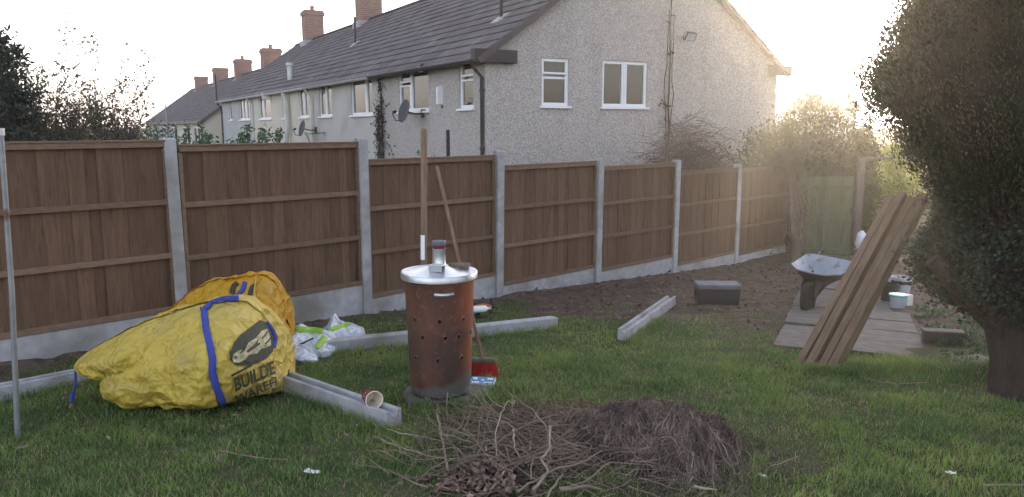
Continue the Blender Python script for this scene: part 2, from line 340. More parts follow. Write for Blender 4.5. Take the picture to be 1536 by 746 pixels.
def ray(u, v):          # direction of a photo pixel in the world
    n = (373-v)/FOC; return Vector(((u-768)/FOC, CP+n*SP, -SP+n*CP))
def at(u, v, Y):        # point at depth Y
    r = ray(u, v); return Vector((0, 0, EYE)) + r*(Y/r.y)
def onground(u, v):
    r = ray(u, v); t = 2.0
    while t < 80:
        p = Vector((0, 0, EYE)) + r*t
        if p.z < G(p.x, p.y, False): return Vector((p.x, p.y, G(p.x, p.y)))
        t += .01
    return p
def rect_wall(mb, s0, s1, z0, z1, holes, P, D, N, depth=.10):
    """wall sheet in the plane P + s*D, outward normal N, with reveals round each hole"""
    ss = sorted({s0, s1, *[q for h_ in holes for q in h_[:2]]}); zs = sorted({z0, z1, *[q for h_ in holes for q in h_[2:]]})
    pt = lambda s_, z_, d=0: (P[0]+D[0]*s_-N[0]*d, P[1]+D[1]*s_-N[1]*d, z_)
    for i in range(len(ss)-1):
        for j in range(len(zs)-1):
            cs, cz = (ss[i]+ss[i+1])/2, (zs[j]+zs[j+1])/2
            if any(h_[0] < cs < h_[1] and h_[2] < cz < h_[3] for h_ in holes): continue
            mb.add([pt(ss[i], zs[j]), pt(ss[i+1], zs[j]), pt(ss[i+1], zs[j+1]), pt(ss[i], zs[j+1])], [(0, 1, 2, 3)])
    for a, b_, c, d in holes:
        q = [(a, c), (b_, c), (b_, d), (a, d)]
        for k in range(4):
            (sa, za), (sb, zb) = q[k], q[(k+1) % 4]
            mb.add([pt(sa, za), pt(sb, zb), pt(sb, zb, depth+.12), pt(sa, za, depth+.12)], [(0, 1, 2, 3)])

# ------------------------------------------------------------------ ground
def axis(segs):
    out = []
    for a, b_, st in segs: out += list(np.arange(a, b_, st))
    return out + [segs[-1][1]]
xs = axis([(-900, -100, 100), (-100, -20, 8), (-20, -6, .7), (-6, 8, .07), (8, 20, .7), (20, 100, 8), (100, 900, 100)])
ys = axis([(-60, -4, 8), (-4, 2.6, .5), (2.6, 16, .07), (16, 40, .8), (40, 120, 8), (120, 1500, 100)])
nx, ny = len(xs), len(ys)
gv = np.array([(x, y, G(x, y)) for y in ys for x in xs], dtype=np.float32)
me = bpy.data.meshes.new('ground')
ii = (np.arange(ny-1)[:, None]*nx + np.arange(nx-1)[None, :]).ravel()
gf = np.stack([ii, ii+1, ii+1+nx, ii+nx], 1)
me.vertices.add(len(gv)); me.vertices.foreach_set('co', gv.ravel()); me.loops.add(gf.size)
me.loops.foreach_set('vertex_index', gf.ravel().astype(np.int32)); me.polygons.add(len(gf))
me.polygons.foreach_set('loop_start', np.arange(0, gf.size, 4, dtype=np.int32)); me.update(calc_edges=True)
def grass_density(x, y):
    db = -((x-FP0[0])*FN[0] + (y-FP0[1])*FN[1])
    n = noise.noise(Vector((x*.9, y*.9, 5)))*.9 + noise.noise(Vector((x*3.1, y*3.1, 2)))*.5
    d = sstep(-.05, .5, db + n*.35) if x < .6 else sstep(.25, 1.0, db + n*.45)
    lim = 8.1 - .25*max(0, x-1.2)*1.5
    if x > 3.0: lim = 6.9
    if x < .2: lim = 9.4
    d *= 1 - sstep(lim-1.3, lim+.55, y + n*.9)
    d = max(d, .62*sstep(-.05, .30, noise.noise(Vector((x*2.3, y*2.3, 17)))+.5*noise.noise(Vector((x*7, y*7, 17))))*sstep(10.4, 8.0, y)*sstep(3.3, 2.6, x)*sstep(.1, .4, db))
    d *= 1 - .38*sstep(.12, .42, noise.noise(Vector((x*1.7, y*1.7, 31)))+.4*noise.noise(Vector((x*6, y*6, 31))))
    return d
dcol = me.attributes.new('turf', 'FLOAT', 'POINT')
dcol.data.foreach_set('value', [grass_density(x, y) if 2 < y < 15 and abs(x) < 11 else (1.0 if y <= 2 else .35) for x, y, z in gv.tolist()])
gmt = bpy.data.materials.new('ground soil and turf'); gmt.use_nodes = True; nt = gmt.node_tree; L = nt.links.new; b = nt.nodes['Principled BSDF']
tc = nd(nt, 'ShaderNodeTexCoord')
def nz(s_, d_=5):
    n = nd(nt, 'ShaderNodeTexNoise'); n.inputs['Scale'].default_value = s_; n.inputs['Detail'].default_value = d_; L(tc.outputs['Object'], n.inputs['Vector']); return n
def mixc(fac, a, b_):
    m_ = nd(nt, 'ShaderNodeMix', data_type='RGBA')
    for k, q in ((6, a), (7, b_)):
        if isinstance(q, tuple): m_.inputs[k].default_value = (*q, 1)
        else: L(q, m_.inputs[k])
    L(fac, m_.inputs[0]); return m_.outputs[2]
def rng_(src, a, b_):
    r_ = nd(nt, 'ShaderNodeMapRange'); r_.inputs[1].default_value = a; r_.inputs[2].default_value = b_; L(src, r_.inputs[0]); return r_.outputs[0]
soil = mixc(rng_(nz(6).outputs['Fac'], .35, .65), (.075, .055, .042), (.135, .102, .078))
soil = mixc(rng_(nz(45, 3).outputs['Fac'], .6, .72), soil, (.19, .155, .125))
turf = mixc(rng_(nz(9).outputs['Fac'], .35, .65), (.055, .070, .030), (.085, .085, .042))
atn = nd(nt, 'ShaderNodeAttribute', attribute_name='turf')
cc = mixc(rng_(atn.outputs['Fac'], .2, .7), soil, turf)
L(cc, b.inputs['Base Color']); b.inputs['Roughness'].default_value = 1.0; b.inputs['Specular IOR Level'].default_value = .1
bp = nd(nt, 'ShaderNodeBump'); bp.inputs['Strength'].default_value = .9; bp.inputs['Distance'].default_value = .03
L(nz(30, 6).outputs['Fac'], bp.inputs['Height']); L(bp.outputs[0], b.inputs['Normal'])
tag(link('ground', me, gmt, smooth=True), kind='structure')

# things that keep grass out
SLAB_C = onground(660, 597)
def blocked(x, y):
    if (x-SLAB_C.x)**2 + (y-SLAB_C.y-.02)**2 < .29**2: return True
    q = Vector((x-3.37, y-5.93, 0)); al = q.x*.40 + q.y*.9165; ac = q.x*.9165 - q.y*.40
    if al > .03 and -1.22 < ac < 0.02: return True
    return False
# grass blades
def grass_field(name, area_n, y0, y1, label, hmin, hmax, wid, parent=None):
    P = []
    cnt = 0; out = []
    ysamp = np.sqrt(rng.uniform(y0**2, y1**2, area_n)) if y1 < 7 else rng.uniform(y0, y1, area_n)
    xsamp = rng.uniform(-1, 1, area_n)*(.72*ysamp+.5)
    keep = rng.uniform(0, 1, area_n)
    for x, y, k in zip(xsamp.tolist(), ysamp.tolist(), keep.tolist()):
        if blocked(x, y): continue
        d = grass_density(x, y)
        if x > 3.3 and y > 4.6: d *= .25
        if k > d*d + .05*d: continue
        cl = noise.noise(Vector((x*2.6, y*2.6, 9)))*.6 + noise.noise(Vector((x*9, y*9, 4)))*.5
        hh = (hmin + (hmax-hmin)*min(1, max(0, .45+cl)))*(.5+.5*d)
        out.append((x, y, G(x, y), hh))
    A = np.array(out); n = len(A)
    th = rng.uniform(0, 2*math.pi, n); hgt = A[:, 3]*rng.uniform(.55, 1.25, n); w = wid*rng.uniform(.7, 1.3, n)
    bend = rng.uniform(.15, .9, n)*hgt; bd = rng.uniform(0, 2*math.pi, n)
    base = A[:, :3]; base[:, 2] -= .006
    wx = np.stack([np.cos(th)*w, np.sin(th)*w, np.zeros(n)], 1)
    bx = np.stack([np.cos(bd)*bend, np.sin(bd)*bend, np.zeros(n)], 1)
    up = np.stack([np.zeros(n), np.zeros(n), hgt], 1)
    p0 = base-wx/2; p1 = base+wx/2; m0 = base+up*.6+bx*.35-wx*.36; m1 = base+up*.6+bx*.35+wx*.36; tp = base+up*.92+bx
    V = np.stack([p0, p1, m1, m0, tp], 1)
    me = bpy.data.meshes.new(name)
    me.vertices.add(n*5); me.vertices.foreach_set('co', V.astype(np.float32).ravel())
    i5 = np.arange(n)[:, None]*5
    loops = np.concatenate([i5+0, i5+1, i5+2, i5+3, i5+3, i5+2, i5+4], 1).astype(np.int32).ravel()
    me.loops.add(len(loops)); me.loops.foreach_set('vertex_index', loops)
    ls = np.stack([np.arange(n)*7, np.arange(n)*7+4], 1).astype(np.int32).ravel()
    me.polygons.add(len(ls)); me.polygons.foreach_set('loop_start', ls); me.update(calc_edges=True)
    o = link(name, me, M['grass'], parent); tag(o, label, 'grass', kind='stuff'); return o
grass_field('lawn_grass', 215000, 2.9, 6.2, 'rough green lawn grass covering the garden up to the bare soil', .022, .062, .0042)
grass_field('lawn_grass', 120000, 6.2, 9.6, 'thinner green grass at the far edge of the lawn by the bare soil', .022, .055, .0055)
def tufts(name, label, spots, n, hmin, hmax, m='grass'):
    """longer tufted grass round given spots (x, y, radius)"""
    V = []
    for _ in range(n):
        x0, y0, r0 = random.choice(spots); x = random.gauss(x0, r0); y = random.gauss(y0, r0*.7); z = G(x, y, False)
        a = random.uniform(0, 6.28); h_ = random.uniform(hmin, hmax); b_ = h_*random.uniform(.2, .8); w_ = random.uniform(.0015, .003); t_ = random.uniform(0, 6.28)
        dx, dy, wx, wy = math.cos(a)*b_, math.sin(a)*b_, math.cos(t_)*w_, math.sin(t_)*w_
        for f0, f1 in ((0, .45), (.45, .8), (.8, 1)):
            q0 = (x+dx*f0**2, y+dy*f0**2, z+h_*f0); q1 = (x+dx*f1**2, y+dy*f1**2, z+h_*f1*(1-.12*f1)); g0, g1 = 1-f0*.6, (1-f1*.6) if f1 < 1 else .05
            V.append(((q0[0]-wx*g0, q0[1]-wy*g0, q0[2]), (q0[0]+wx*g0, q0[1]+wy*g0, q0[2]), (q1[0]+wx*g1, q1[1]+wy*g1, q1[2]), (q1[0]-wx*g1, q1[1]-wy*g1, q1[2])))
    tag(quads(name, np.array(V), M[m]), label, 'grass', kind='stuff')
sp1 = [(2.55+i*.12, 5.62-.01*i, .09) for i in range(12)] + [(2.7, 5.5, .1), (3.2, 5.4, .12), (3.0, 5.75, .06)]
tufts('long_grass', 'longer olive grass along the near end of the path beside the timbers', sp1, 4200, .05, .13)
sp2 = [(.50, 3.42, .06), (.46, 3.36, .05), (.30, 3.3, .09), (1.15, 3.45, .07), (1.22, 3.6, .06), (-.2, 4.75, .05), (-.05, 4.85, .08), (-.8, 4.75, .06)] + [(random.uniform(-2, 2.2), random.uniform(3.3, 6.2), .05) for _ in range(34)]
for (xa, ya), (xb, yb) in (((-.72, 4.10), (-1.6, 5.05)), ((-1.45, 6.10), (.42, 7.22)), ((1.06, 6.62), (1.55, 7.7)), ((-3.3, 4.75), (-2.7, 5.4)), ((2.2, 5.55), (2.5, 5.4))):
    sp2 += [(xa+(xb-xa)*k/11, ya+(yb-ya)*k/11, .035) for k in range(12)]
sp2 += [(-.46+.36*math.cos(a*.63), 4.97+.36*math.sin(a*.63), .03) for a in range(10)]
tufts('grass_tufts', 'taller green tufts in the lawn round the stick pile and incinerator', sp2, 11000, .035, .10)

# clods on bare soil
P = []
mb = MB()
for i in range(4600):
    x = random.uniform(-3, 5.4); y = random.uniform(6, 14)
    db = -((x-FP0[0])*FN[0] + (y-FP0[1])*FN[1])
    if db < .08 or grass_density(x, y) > .5 or blocked(x, y): continue
    if random.random() < .35 + .0*y and db > 1.2: continue
    r_ = random.choice((.008, .012, .018, .03))*random.uniform(.7, 1.3); c = Vector((x, y, G(x, y)+r_*.25))
    q = [c + Vector((random.uniform(-1, 1), random.uniform(-1, 1), random.uniform(-.2, .9)))*r_ for _ in range(6)]
    mb.add([c+Vector((r_, 0, 0)), c+Vector((-.3*r_, r_, 0)), c+Vector((-r_, -.5*r_, 0)), q[3]+Vector((0, 0, r_*.6)), c+Vector((.2*r_, -r_, 0))], [(0, 1, 3), (1, 2, 3), (2, 4, 3), (4, 0, 3)])
tag(mb.build('soil_clods', M['clod']), 'loose clods of dug brown soil along the fence foot', 'soil', kind='stuff')

# ------------------------------------------------------------------ fence
F3 = lambda k, off=0: Vector((FP0[0]+FD[0]*1.9*k - FN[0]*off, FP0[1]+FD[1]*1.9*k - FN[1]*off, 0))
fang = math.atan2(FD[1], FD[0])      # local x along the fence, local -y faces the garden
fence = empty('garden_fence', (*FP0, 0), fang, 'long brown close-board fence between concrete posts, stepping down towards the gate', 'fence')
ptop = {-2: 1.60, -1: 1.56, 0: 1.525, 1: 1.506, 2: 1.337, 3: 1.188, 4: 1.113, 5: .988, 6: .95}
panel = {-2: (1.545, .07), -1: (1.505, .03), 0: (1.465, -.01), 1: (1.283, -.175), 2: (1.155, -.325), 3: (1.075, -.40), 4: (.925, -.56), 5: (.90, -.62)}
def post_mesh(hh):      # H-section concrete post, pyramid-ish worn top
    w, d, g_, gd = .052, .055, .026, .022
    sec = [(-w, -d), (w, -d), (w, -g_), (w-gd, -g_), (w-gd, g_), (w, g_), (w, d), (-w, d), (-w, g_), (-w+gd, g_), (-w+gd, -g_), (-w, -g_)]
    mb = MB(); n = 12; vs_ = [(x, y, 0) for x, y in sec] + [(x, y, hh-.012) for x, y in sec] + [(x*.86, y*.82, hh) for x, y in sec]
    fs = [tuple(range(n-1, -1, -1)), tuple(range(2*n, 3*n))]
    for L_ in range(2): fs += [(L_*n+i, L_*n+(i+1) % n, (L_+1)*n+(i+1) % n, (L_+1)*n+i) for i in range(n)]
    return mb.add(vs_, fs)
for k in range(-2, 7):
    if k == 6: continue
    o = post_mesh(ptop[k]+1.2).build('post', M['concrete'], fence, bevel=.004); o.location = (1.9*k, 0, ptop[k]-ptop[k]-1.2)
    o.rotation_euler = (R(random.uniform(-.6, .6)), R(random.uniform(-.5, .5)), 0)
BW = .104
bm_ = {}
def board_mesh(hh, j):
    key = (round(hh, 3), j)
    if key not in bm_:
        me = bpy.data.meshes.new('board'); y0 = 0
        v = [(0, .004, 0), (.122, .004, 0), (.122, .010, 0), (0, .018, 0)]
        v = v + [(a, c, hh+random.uniform(-.003, .003)) for a, c, _ in v]
        me.from_pydata(v, [], [(0, 3, 2, 1), (4, 5, 6, 7), (0, 1, 5, 4), (1, 2, 6, 5), (2, 3, 7, 6), (3, 0, 4, 7)]); me.update(); bm_[key] = me
    return bm_[key]
for k in range(-2, 6):
    zt, zb = panel[k]; x0 = 1.9*k + .045; x1 = 1.9*(k+1) - .045; W = x1-x0; hh = zt-zb
    nb = int(round((W-.03)/BW))
    for i in range(nb):
        me = board_mesh(hh-.05, i % 3)
        o = link('board', me, M['board'], fence)
        o.location = (x0+.012+i*(W-.14)/(nb-1), -.002 + (i % 2)*.004 + random.uniform(0, .002), zb+.012)
        o.rotation_euler = (0, R(random.uniform(-.18, .18)), R(random.uniform(-1.5, 1.5)))
    for q, f in enumerate((0, .65, .335, .018)):     # four horizontal rails on the garden side
        zc = zb + hh*f if q else zt-.036; hr = .023
        mb = MB(); mb.box((0, -.036, -hr), (W-.03, -.006, hr))
        o = mb.build('rail', M['rail'], fence, bevel=.003); o.location = (x0+.015, 0, zc); o.rotation_euler = (0, R(random.uniform(-.15, .15)), 0)
    for e in (0, 1):
        mb = MB(); mb.box((-.016, -.030, .04), (.016, -.0065, hh-.07)); o = mb.build('side_batten', M['rail'], fence); o.location = ((x0+.02) if e == 0 else (x1-.02), 0, zb)
    mb = MB(); mb.prism([(0, -.008), (W-.02, -.008), (W-.02, .008), (0, .008)], -.045, .030)
    o = mb.build('capping_rail', M['rail'], fence, bevel=.003); o.location = (x0+.01, 0, zt-.004)
    mb = MB(); mb.box((0, -.024, -.62), (W+.03, .022, 0)); o = mb.build('gravel_board', M['concrete'], fence, bevel=.004); o.location = (x0-.015, 0, zb-.004)

# ------------------------------------------------------------------ houses
TD = np.array([-.49697, .86777]); GD = np.array([.86777, .49697])     # along the terrace, along the gable
HA = np.array([-.5112, 15.0]); GL = 7.96
def hp(A0, s_, g_, z_): return Vector((A0[0]+TD[0]*s_+GD[0]*g_, A0[1]+TD[1]*s_+GD[1]*g_, z_))
def hbox(mb, A0, s0, s1, g0, g1, z0, z1):
    p = [hp(A0, s_, g_, z_) for z_ in (z0, z1) for s_, g_ in ((s0, g0), (s1, g0), (s1, g1), (s0, g1))]
    return mb.add(p, [(0, 1, 2, 3), (4, 7, 6, 5), (0, 4, 5, 1), (1, 5, 6, 2), (2, 6, 7, 3), (3, 7, 4, 0)])
def window(parent, A0, side, a, b_, z0, z1, panes, blind=None, fr=.055, m=None):
    """side 't': in the rear wall, s from a to b; side 'g': in the gable. panes: list of (fa, fb, fz0, fz1) fractions"""
    m = m or M['white']
    if side == 't': bx = lambda mb, p0, p1, q0, q1, d0, d1: hbox(mb, A0, p0, p1, d0, d1, q0, q1)
    else: bx = lambda mb, p0, p1, q0, q1, d0, d1: hbox(mb, A0, d0, d1, p0, p1, q0, q1)
    w = b_-a; hgt = z1-z0
    mb = MB(); D0, D1 = .035, .10
    bx(mb, a, a+fr, z0, z1, D0, D1); bx(mb, b_-fr, b_, z0, z1, D0, D1)
    bx(mb, a+fr, b_-fr, z0, z0+fr, D0+.002, D1); bx(mb, a+fr, b_-fr, z1-fr, z1, D0+.002, D1)
    fo = mb.build('window', m, parent)
    for fa, fb, f0, f1 in panes:
        pa, pb, q0, q1 = a+w*fa, a+w*fb, z0+hgt*f0, z0+hgt*f1
        e = .035 if hgt > .3 else .02
        mb = MB()
        if fa > .01: bx(mb, pa-.012, pa+.02, q0+fr*.6, q1-fr*.6, D0-.006, D1-.004)
        if fb < .99: bx(mb, pb-.02, pb+.012, q0+fr*.6, q1-fr*.6, D0-.008, D1-.006)
        bx(mb, pa+.03, pb-.03, q0+.03, q0+.03+e, D0-.004, D1-.012); bx(mb, pa+.03, pb-.03, q1-.03-e, q1-.03, D0-.004, D1-.012)
        bx(mb, pa+.03, pa+.03+e, q0+.03+e, q1-.03-e, D0-.003, D1-.012); bx(mb, pb-.03-e, pb-.03, q0+.03+e, q1-.03-e, D0-.003, D1-.012)
        mb.build('sash', m, fo)
        mb = MB(); bx(mb, pa+.05, pb-.05, q0+.05, q1-.05, .065, .071); mb.build('pane', M['glass'], fo)
    mb = MB(); bx(mb, a-.05, b_+.05, z0-.045, z0-.003, -.055, .06); mb.build('sill', m, fo)
    mb = MB(); bx(mb, a+.01, b_-.01, z0+.01, z1-.01, .19 if blind else .55, .20 if blind else .56); mb.build('blind' if blind else 'dark_backing', blind or M['room'], fo)  # without a blind: an added dark sheet for the unlit room

def terrace_house(name, label, A0, s0, s1, zb, ze, rise, wallm, wins, gwins=None, gable_near=False, gable_far=False, front=True, tiles=True):
    """one house of a terrace: rear wall (with windows), party or gable walls, tiled roof of its own width"""
    h0 = empty(name, hp(A0, s0, 0, zb), 0, label, 'house')
    inv = Matrix.Translation(-h0.location)
    def B(mb, n, m, par=h0, **k):
        mb.v = [tuple(Vector(p) + (-h0.location)) for p in mb.v] if par is h0 else mb.v
        return mb.build(n, m, par, **k)
    root = empty  # windows are built in world space and parented with an inverse matrix
    mb = MB(); holes = [(a, b_, z0, z1) for a, b_, z0, z1, *_ in wins]
    rect_wall(mb, s0, s1, zb, ze, holes, A0, TD, -GD)
    # rear wall's opposite and ends
    q = [hp(A0, s0, GL, zb), hp(A0, s1, GL, zb), hp(A0, s1, GL, ze), hp(A0, s0, GL, ze)]; mb.add(q, [(0, 1, 2, 3)])
    if gable_near:
        gh = [(a, b_, z0, z1) for a, b_, z0, z1, *_ in gwins]
        P0 = hp(A0, s0, 0, 0); rect_wall(mb, 0, GL, zb, ze, gh, (P0.x, P0.y), GD, -TD)
        mb.add([hp(A0, s0, 0, ze), hp(A0, s0, GL, ze), hp(A0, s0, GL/2, ze+rise)], [(0, 1, 2)])
    else: mb.add([hp(A0, s0+.01, 0.01, zb), hp(A0, s0+.01, GL, zb), hp(A0, s0+.01, GL, ze), hp(A0, s0+.01, GL/2, ze+rise-.1), hp(A0, s0+.01, 0.01, ze)], [(0, 1, 2, 3, 4)])
    if gable_far: mb.add([hp(A0, s1, 0, zb), hp(A0, s1, GL, zb), hp(A0, s1, GL, ze), hp(A0, s1, GL/2, ze+rise), hp(A0, s1, 0, ze)], [(0, 1, 2, 3, 4)])
    B(mb, 'wall', wallm)
    # roof: tiles laid in overlapping courses on both slopes
    sl = math.hypot(GL/2, rise); pa = math.atan2(rise, GL/2); oh = .28
    a0 = s0-(.14 if gable_near else 0); a1 = s1+(.16 if gable_far else 0)
    mb = MB()
    for sgn in (0, 1):
        def rp(s_, t_, up): # t_ along the slope from the wall line
            g_ = t_*math.cos(pa) - up*math.sin(pa); z_ = ze + t_*math.sin(pa) + up*math.cos(pa)
            return hp(A0, s_, g_ if sgn == 0 else GL-g_, z_)
        v = [rp(a0, -oh, .0), rp(a1, -oh, .0), rp(a1, sl, .0), rp(a0, sl, .0), rp(a0, -oh, .03), rp(a1, -oh, .03), rp(a1, sl, .03), rp(a0, sl, .03)]
        mb.add(v, [(0, 1, 2, 3), (4, 5, 6, 7), (0, 1, 5, 4), (1, 2, 6, 5), (2, 3, 7, 6), (3, 0, 4, 7)])
    B(mb, 'roof', M['ridge'])
    mb = MB()
    EX = .335; TW = .30
    for sgn in ((0, 1) if front else (0,)):
        def rp(s_, t_, up):
            g_ = t_*math.cos(pa) - up*math.sin(pa); z_ = ze + t_*math.sin(pa) + up*math.cos(pa)
            return hp(A0, s_, g_ if sgn == 0 else GL-g_, z_)
        nrow = int((sl+oh)/EX)
        for r_ in range(nrow+1):
            t0 = -oh-.04 + r_*EX; t1 = min(t0+EX+.05, sl+.02)
            n = max(1, int(round((a1-a0)/TW))); w_ = (a1-a0)/n
            for i in range(n):
                sa = a0+i*w_+.003; sb = a0+(i+1)*w_-.003; j = random.uniform(0, .006)
                v = [rp(sa, t0, .045+j), rp(sb, t0, .045+j), rp(sb, t1, .038), rp(sa, t1, .038),
                     rp(sa, t0, .070+j), rp((sa*.7+sb*.3), t0, .080+j), rp(sb, t0, .069+j), rp(sb, t1, .048), rp((sa*.7+sb*.3), t1, .056), rp(sa, t1, .048)]
                mb.add(v, [(0, 1, 6, 5, 4), (4, 5, 8, 9), (5, 6, 7, 8), (0, 4, 9, 3), (1, 2, 7, 6)])
    o = B(mb, 'roof_tiles', M['tile']); o['kind'] = 'stuff'
    mb = MB(); n = int((a1-a0)/.45)
    for i in range(n):
        sa = a0+i*(a1-a0)/n; sb = sa+(a1-a0)/n-.012
        pts = []
        for s_ in (sa, sb):
            for t in (-1, -.5, 0, .5, 1): pts.append(hp(A0, s_, GL/2+t*.15, ze+rise+.115-abs(t)**1.5*.10))
        mb.add(pts, [(q, q+1, q+6, q+5) for q in range(4)] + [(0, 1, 2, 3, 4), (9, 8, 7, 6, 5)])
    o = B(mb, 'ridge_tiles', M['ridge']); o['kind'] = 'stuff'
    for e, a in ((gable_near, a0), (gable_far, a1)):     # verge mortar under the tiles
        if e:
            mb = MB()
            for sgn in (0, 1):
                P_ = [(-oh, -.06), (sl, -.06), (sl, .05), (-oh, .05)]
                pp = []
                for ds in (-.05, .02):
                    for t_, up in P_:
                        g_ = t_*math.cos(pa) - up*math.sin(pa); z_ = ze + t_*math.sin(pa) + up*math.cos(pa)
                        pp.append(hp(A0, a+(ds if a == a0 else -ds), g_ if sgn == 0 else GL-g_, z_))
                mb.add(pp, [(0, 1, 2, 3), (7, 6, 5, 4), (0, 4, 5, 1), (1, 5, 6, 2), (2, 6, 7, 3), (3, 7, 4, 0)])
            B(mb, 'verge', M['ridge'])
    for w_ in wins:
        a, b_, z0, z1, panes = w_[:5]; window_in(h0, A0, 't', a, b_, z0, z1, panes, w_[5] if len(w_) > 5 else None)
    for w_ in (gwins or []):
        a, b_, z0, z1, panes = w_[:5]; window_in(h0, A0, 'g', a, b_, z0, z1, panes, w_[5] if len(w_) > 5 else None, s0)
    return h0
def adopt(o, parent):   # parent keeping the world place
    o.parent = parent; o.matrix_parent_inverse = Matrix.Translation(-parent.location)
def window_in(h0, A0, side, a, b_, z0, z1, panes, blind, s0=0):
    before = set(SC.collection.objects)
    AA = A0 + TD*s0 if side == 'g' else A0
    window(None, AA, side, a, b_, z0, z1, panes, blind)
    for o in [q for q in SC.collection.objects if q not in before and q.parent is None]: adopt(o, h0)

one = [(0, 1, 0, 1)]; two = [(0, .5, 0, 1), (.5, 1, 0, 1)]
fan = [(0, 1, 0, .64), (0, 1, .64, 1)]
ZG = -2.1; ZE = 3.0
hA = terrace_house('terraced_house', 'end of terrace house in grey pebbledash, nearest the fence', HA, 0, 5.80, ZG, ZE, 2.86, M['pebble'],
    [(.50, 1.14, 1.98, 2.92, fan, M['net']), (2.68, 4.48, 1.97, 2.94, [(0, .60, 0, 1), (.60, 1, 0, .66), (.60, 1, .66, 1)])],
    [(1.27, 1.92, 2.03, 2.97, fan, M['net']), (2.76, 3.96, 2.03, 2.985, two, M['curtain'])], gable_near=True)
hB = terrace_house('terraced_house', 'terraced house with plain pale grey render and a white gutter', HA, 5.80, 11.98, ZG, ZE, 2.86, M['render_grey'],
    [(6.32, 8.09, 1.93, 2.95, [(0, .32, 0, 1), (.32, 1, 0, 1)]), (9.9, 11.25, 1.93, 2.93, two)])
hC = terrace_house('terraced_house', 'cream rendered terraced house in the middle of the row', HA, 11.98, 21.3, ZG, ZE, 2.86, M['render_cream'],
    [(12.5, 13.75, 1.93, 2.93, two, M['net']), (15.3, 16.1, 1.92, 2.93, fan), (18.0, 20.15, 1.92, 2.93, [(0, .62, 0, 1), (.62, 1, 0, 1)], M['net'])])
hD = terrace_house('terraced_house', 'blue grey rendered house at the far end of the near terrace', HA, 21.3, 28.9, ZG, ZE, 2.86, M['render_blue'],
    [(22.0, 24.4, 1.92, 2.95, [(0, .33, 0, 1), (.33, .66, 0, 1), (.66, 1, 0, 1)], M['net']), (26.2, 27.0, 1.92, 2.95, one)], gable_far=True)
HB = np.array([-16.24, 41.0])
hE = terrace_house('terraced_house', 'far lower house with a cream gable beyond the near terrace', HB, 0, 11, -3.2, 1.97, 2.95, M['render_cream'],
    [(1.5, 4.2, .6, 1.6, two), (6, 8.5, .6, 1.6, two)], [], gable_near=True)
hF = terrace_house('terraced_house', 'far lower white walled house second from the cream gable', HB, 11, 22, -3.2, 1.97, 2.95, M['render_blue'],
    [(12.5, 15, .6, 1.6, two), (17, 20, .6, 1.6, two)])
hG = terrace_house('terraced_house', 'far lower house at the left end of the row behind the thin tree', HB, 22, 34, -3.2, 1.97, 2.95, M['render_grey'],
    [(23.5, 26, .6, 1.6, two), (29, 32, .6, 1.6, two)], gable_far=True)

def HW(parent, mb, name, m, **k):       # part of a house given in world coordinates
    o = mb.build(name, m, None, **k); adopt(o, parent); return o
def part_of(parent, mb, name, m, **k):
    o = mb.build(name, m, None, **k); o.parent = parent; 
    return o
# gutters, fascias, downpipes, soffit boxes
def gutter(h0, A0, s0, s1, ze, m, z=None):
    mb = MB(); hbox(mb, A0, s0, s1, -.20, -.17, ze-.19, ze-.055); HW(h0, mb, 'fascia', m)
    mb = MB(); z = z or ze-.14
    pts = [[hp(A0, s_, -.33+.13*(q/5), z + (-.055 if 0 < q < 5 else 0)*(1-abs(q-2.5)/3.5)) for q in range(6)] for s_ in (s0, s1)]
    mb.add(pts[0]+pts[1], [(q, q+1, q+7, q+6) for q in range(5)]); o = HW(h0, mb, 'gutter', m)
    so = o.modifiers.new('s', 'SOLIDIFY'); so.thickness = .008
gutter(hA, HA, -.14, 5.8, ZE, M['dark']); gutter(hB, HA, 5.81, 11.97, ZE, M['offwhite']); gutter(hC, HA, 11.99, 21.29, ZE, M['white']); gutter(hD, HA, 21.31, 28.9, ZE, M['white'])
gutter(hE, HB, 0, 11, 1.97, M['offwhite']); gutter(hF, HB, 11.01, 21.99, 1.97, M['offwhite']); gutter(hG, HB, 22, 34, 1.97, M['offwhite'])
def soffit(h0, A0, g0, g1):
    mb = MB(); hbox(mb, A0, -.16, -.003, g0, g1, ZE-.18, ZE+.06); HW(h0, mb, 'boxed_eave', M['dark'])
soffit(hA, HA, -.30, .62); soffit(hA, HA, GL-.35, GL+.34)
mb = MB(); hbox(mb, HA, .001, 5.8, -.19, -.003, ZE-.16, ZE-.13); HW(hA, mb, 'soffit', M['dark'])
mb = MB(); hbox(mb, HA, 5.8, 28.9, -.19, -.003, ZE-.16, ZE-.13); HW(hB, mb, 'soffit', M['offwhite'])
def pipe(h0, A0, s_, m, z0=ZG, z1=ZE-.2, r_=.036, g_=-.06):
    mb = MB(); mb.tube([hp(A0, s_, -.26, z1+.02), hp(A0, s_, -.24, z1-.06), hp(A0, s_, g_, z1-.25), hp(A0, s_, g_, z0)], r_, 8)
    for zz in (z1-.5, z1-1.6, z1-2.6, z1-3.6):
        if zz > z0: mb.tube([hp(A0, s_, g_, zz-.03), hp(A0, s_, g_, zz+.03)], r_+.012, 8)
    HW(h0, mb, 'downpipe', m, smooth=True)
pipe(hA, HA, .05, M['dark'], g_=-.05); pipe(hB, HA, 11.9, M['offwhite'], g_=-.07); pipe(hC, HA, 21.2, M['offwhite']); pipe(hD, HA, 28.75, M['black'])
mb = MB(); mb.tube([hp(HA, 15.0, -.22, ZE-.15), hp(HA, 15.0, -.12, 2.5), hp(HA, 14.9, -.12, 1.5), hp(HA, 15.1, -.14, 1.2), hp(HA, 15.1, -.14, ZG)], .09, 8)
HW(hC, mb, 'soil_pipe', M['offwhite'], smooth=True)
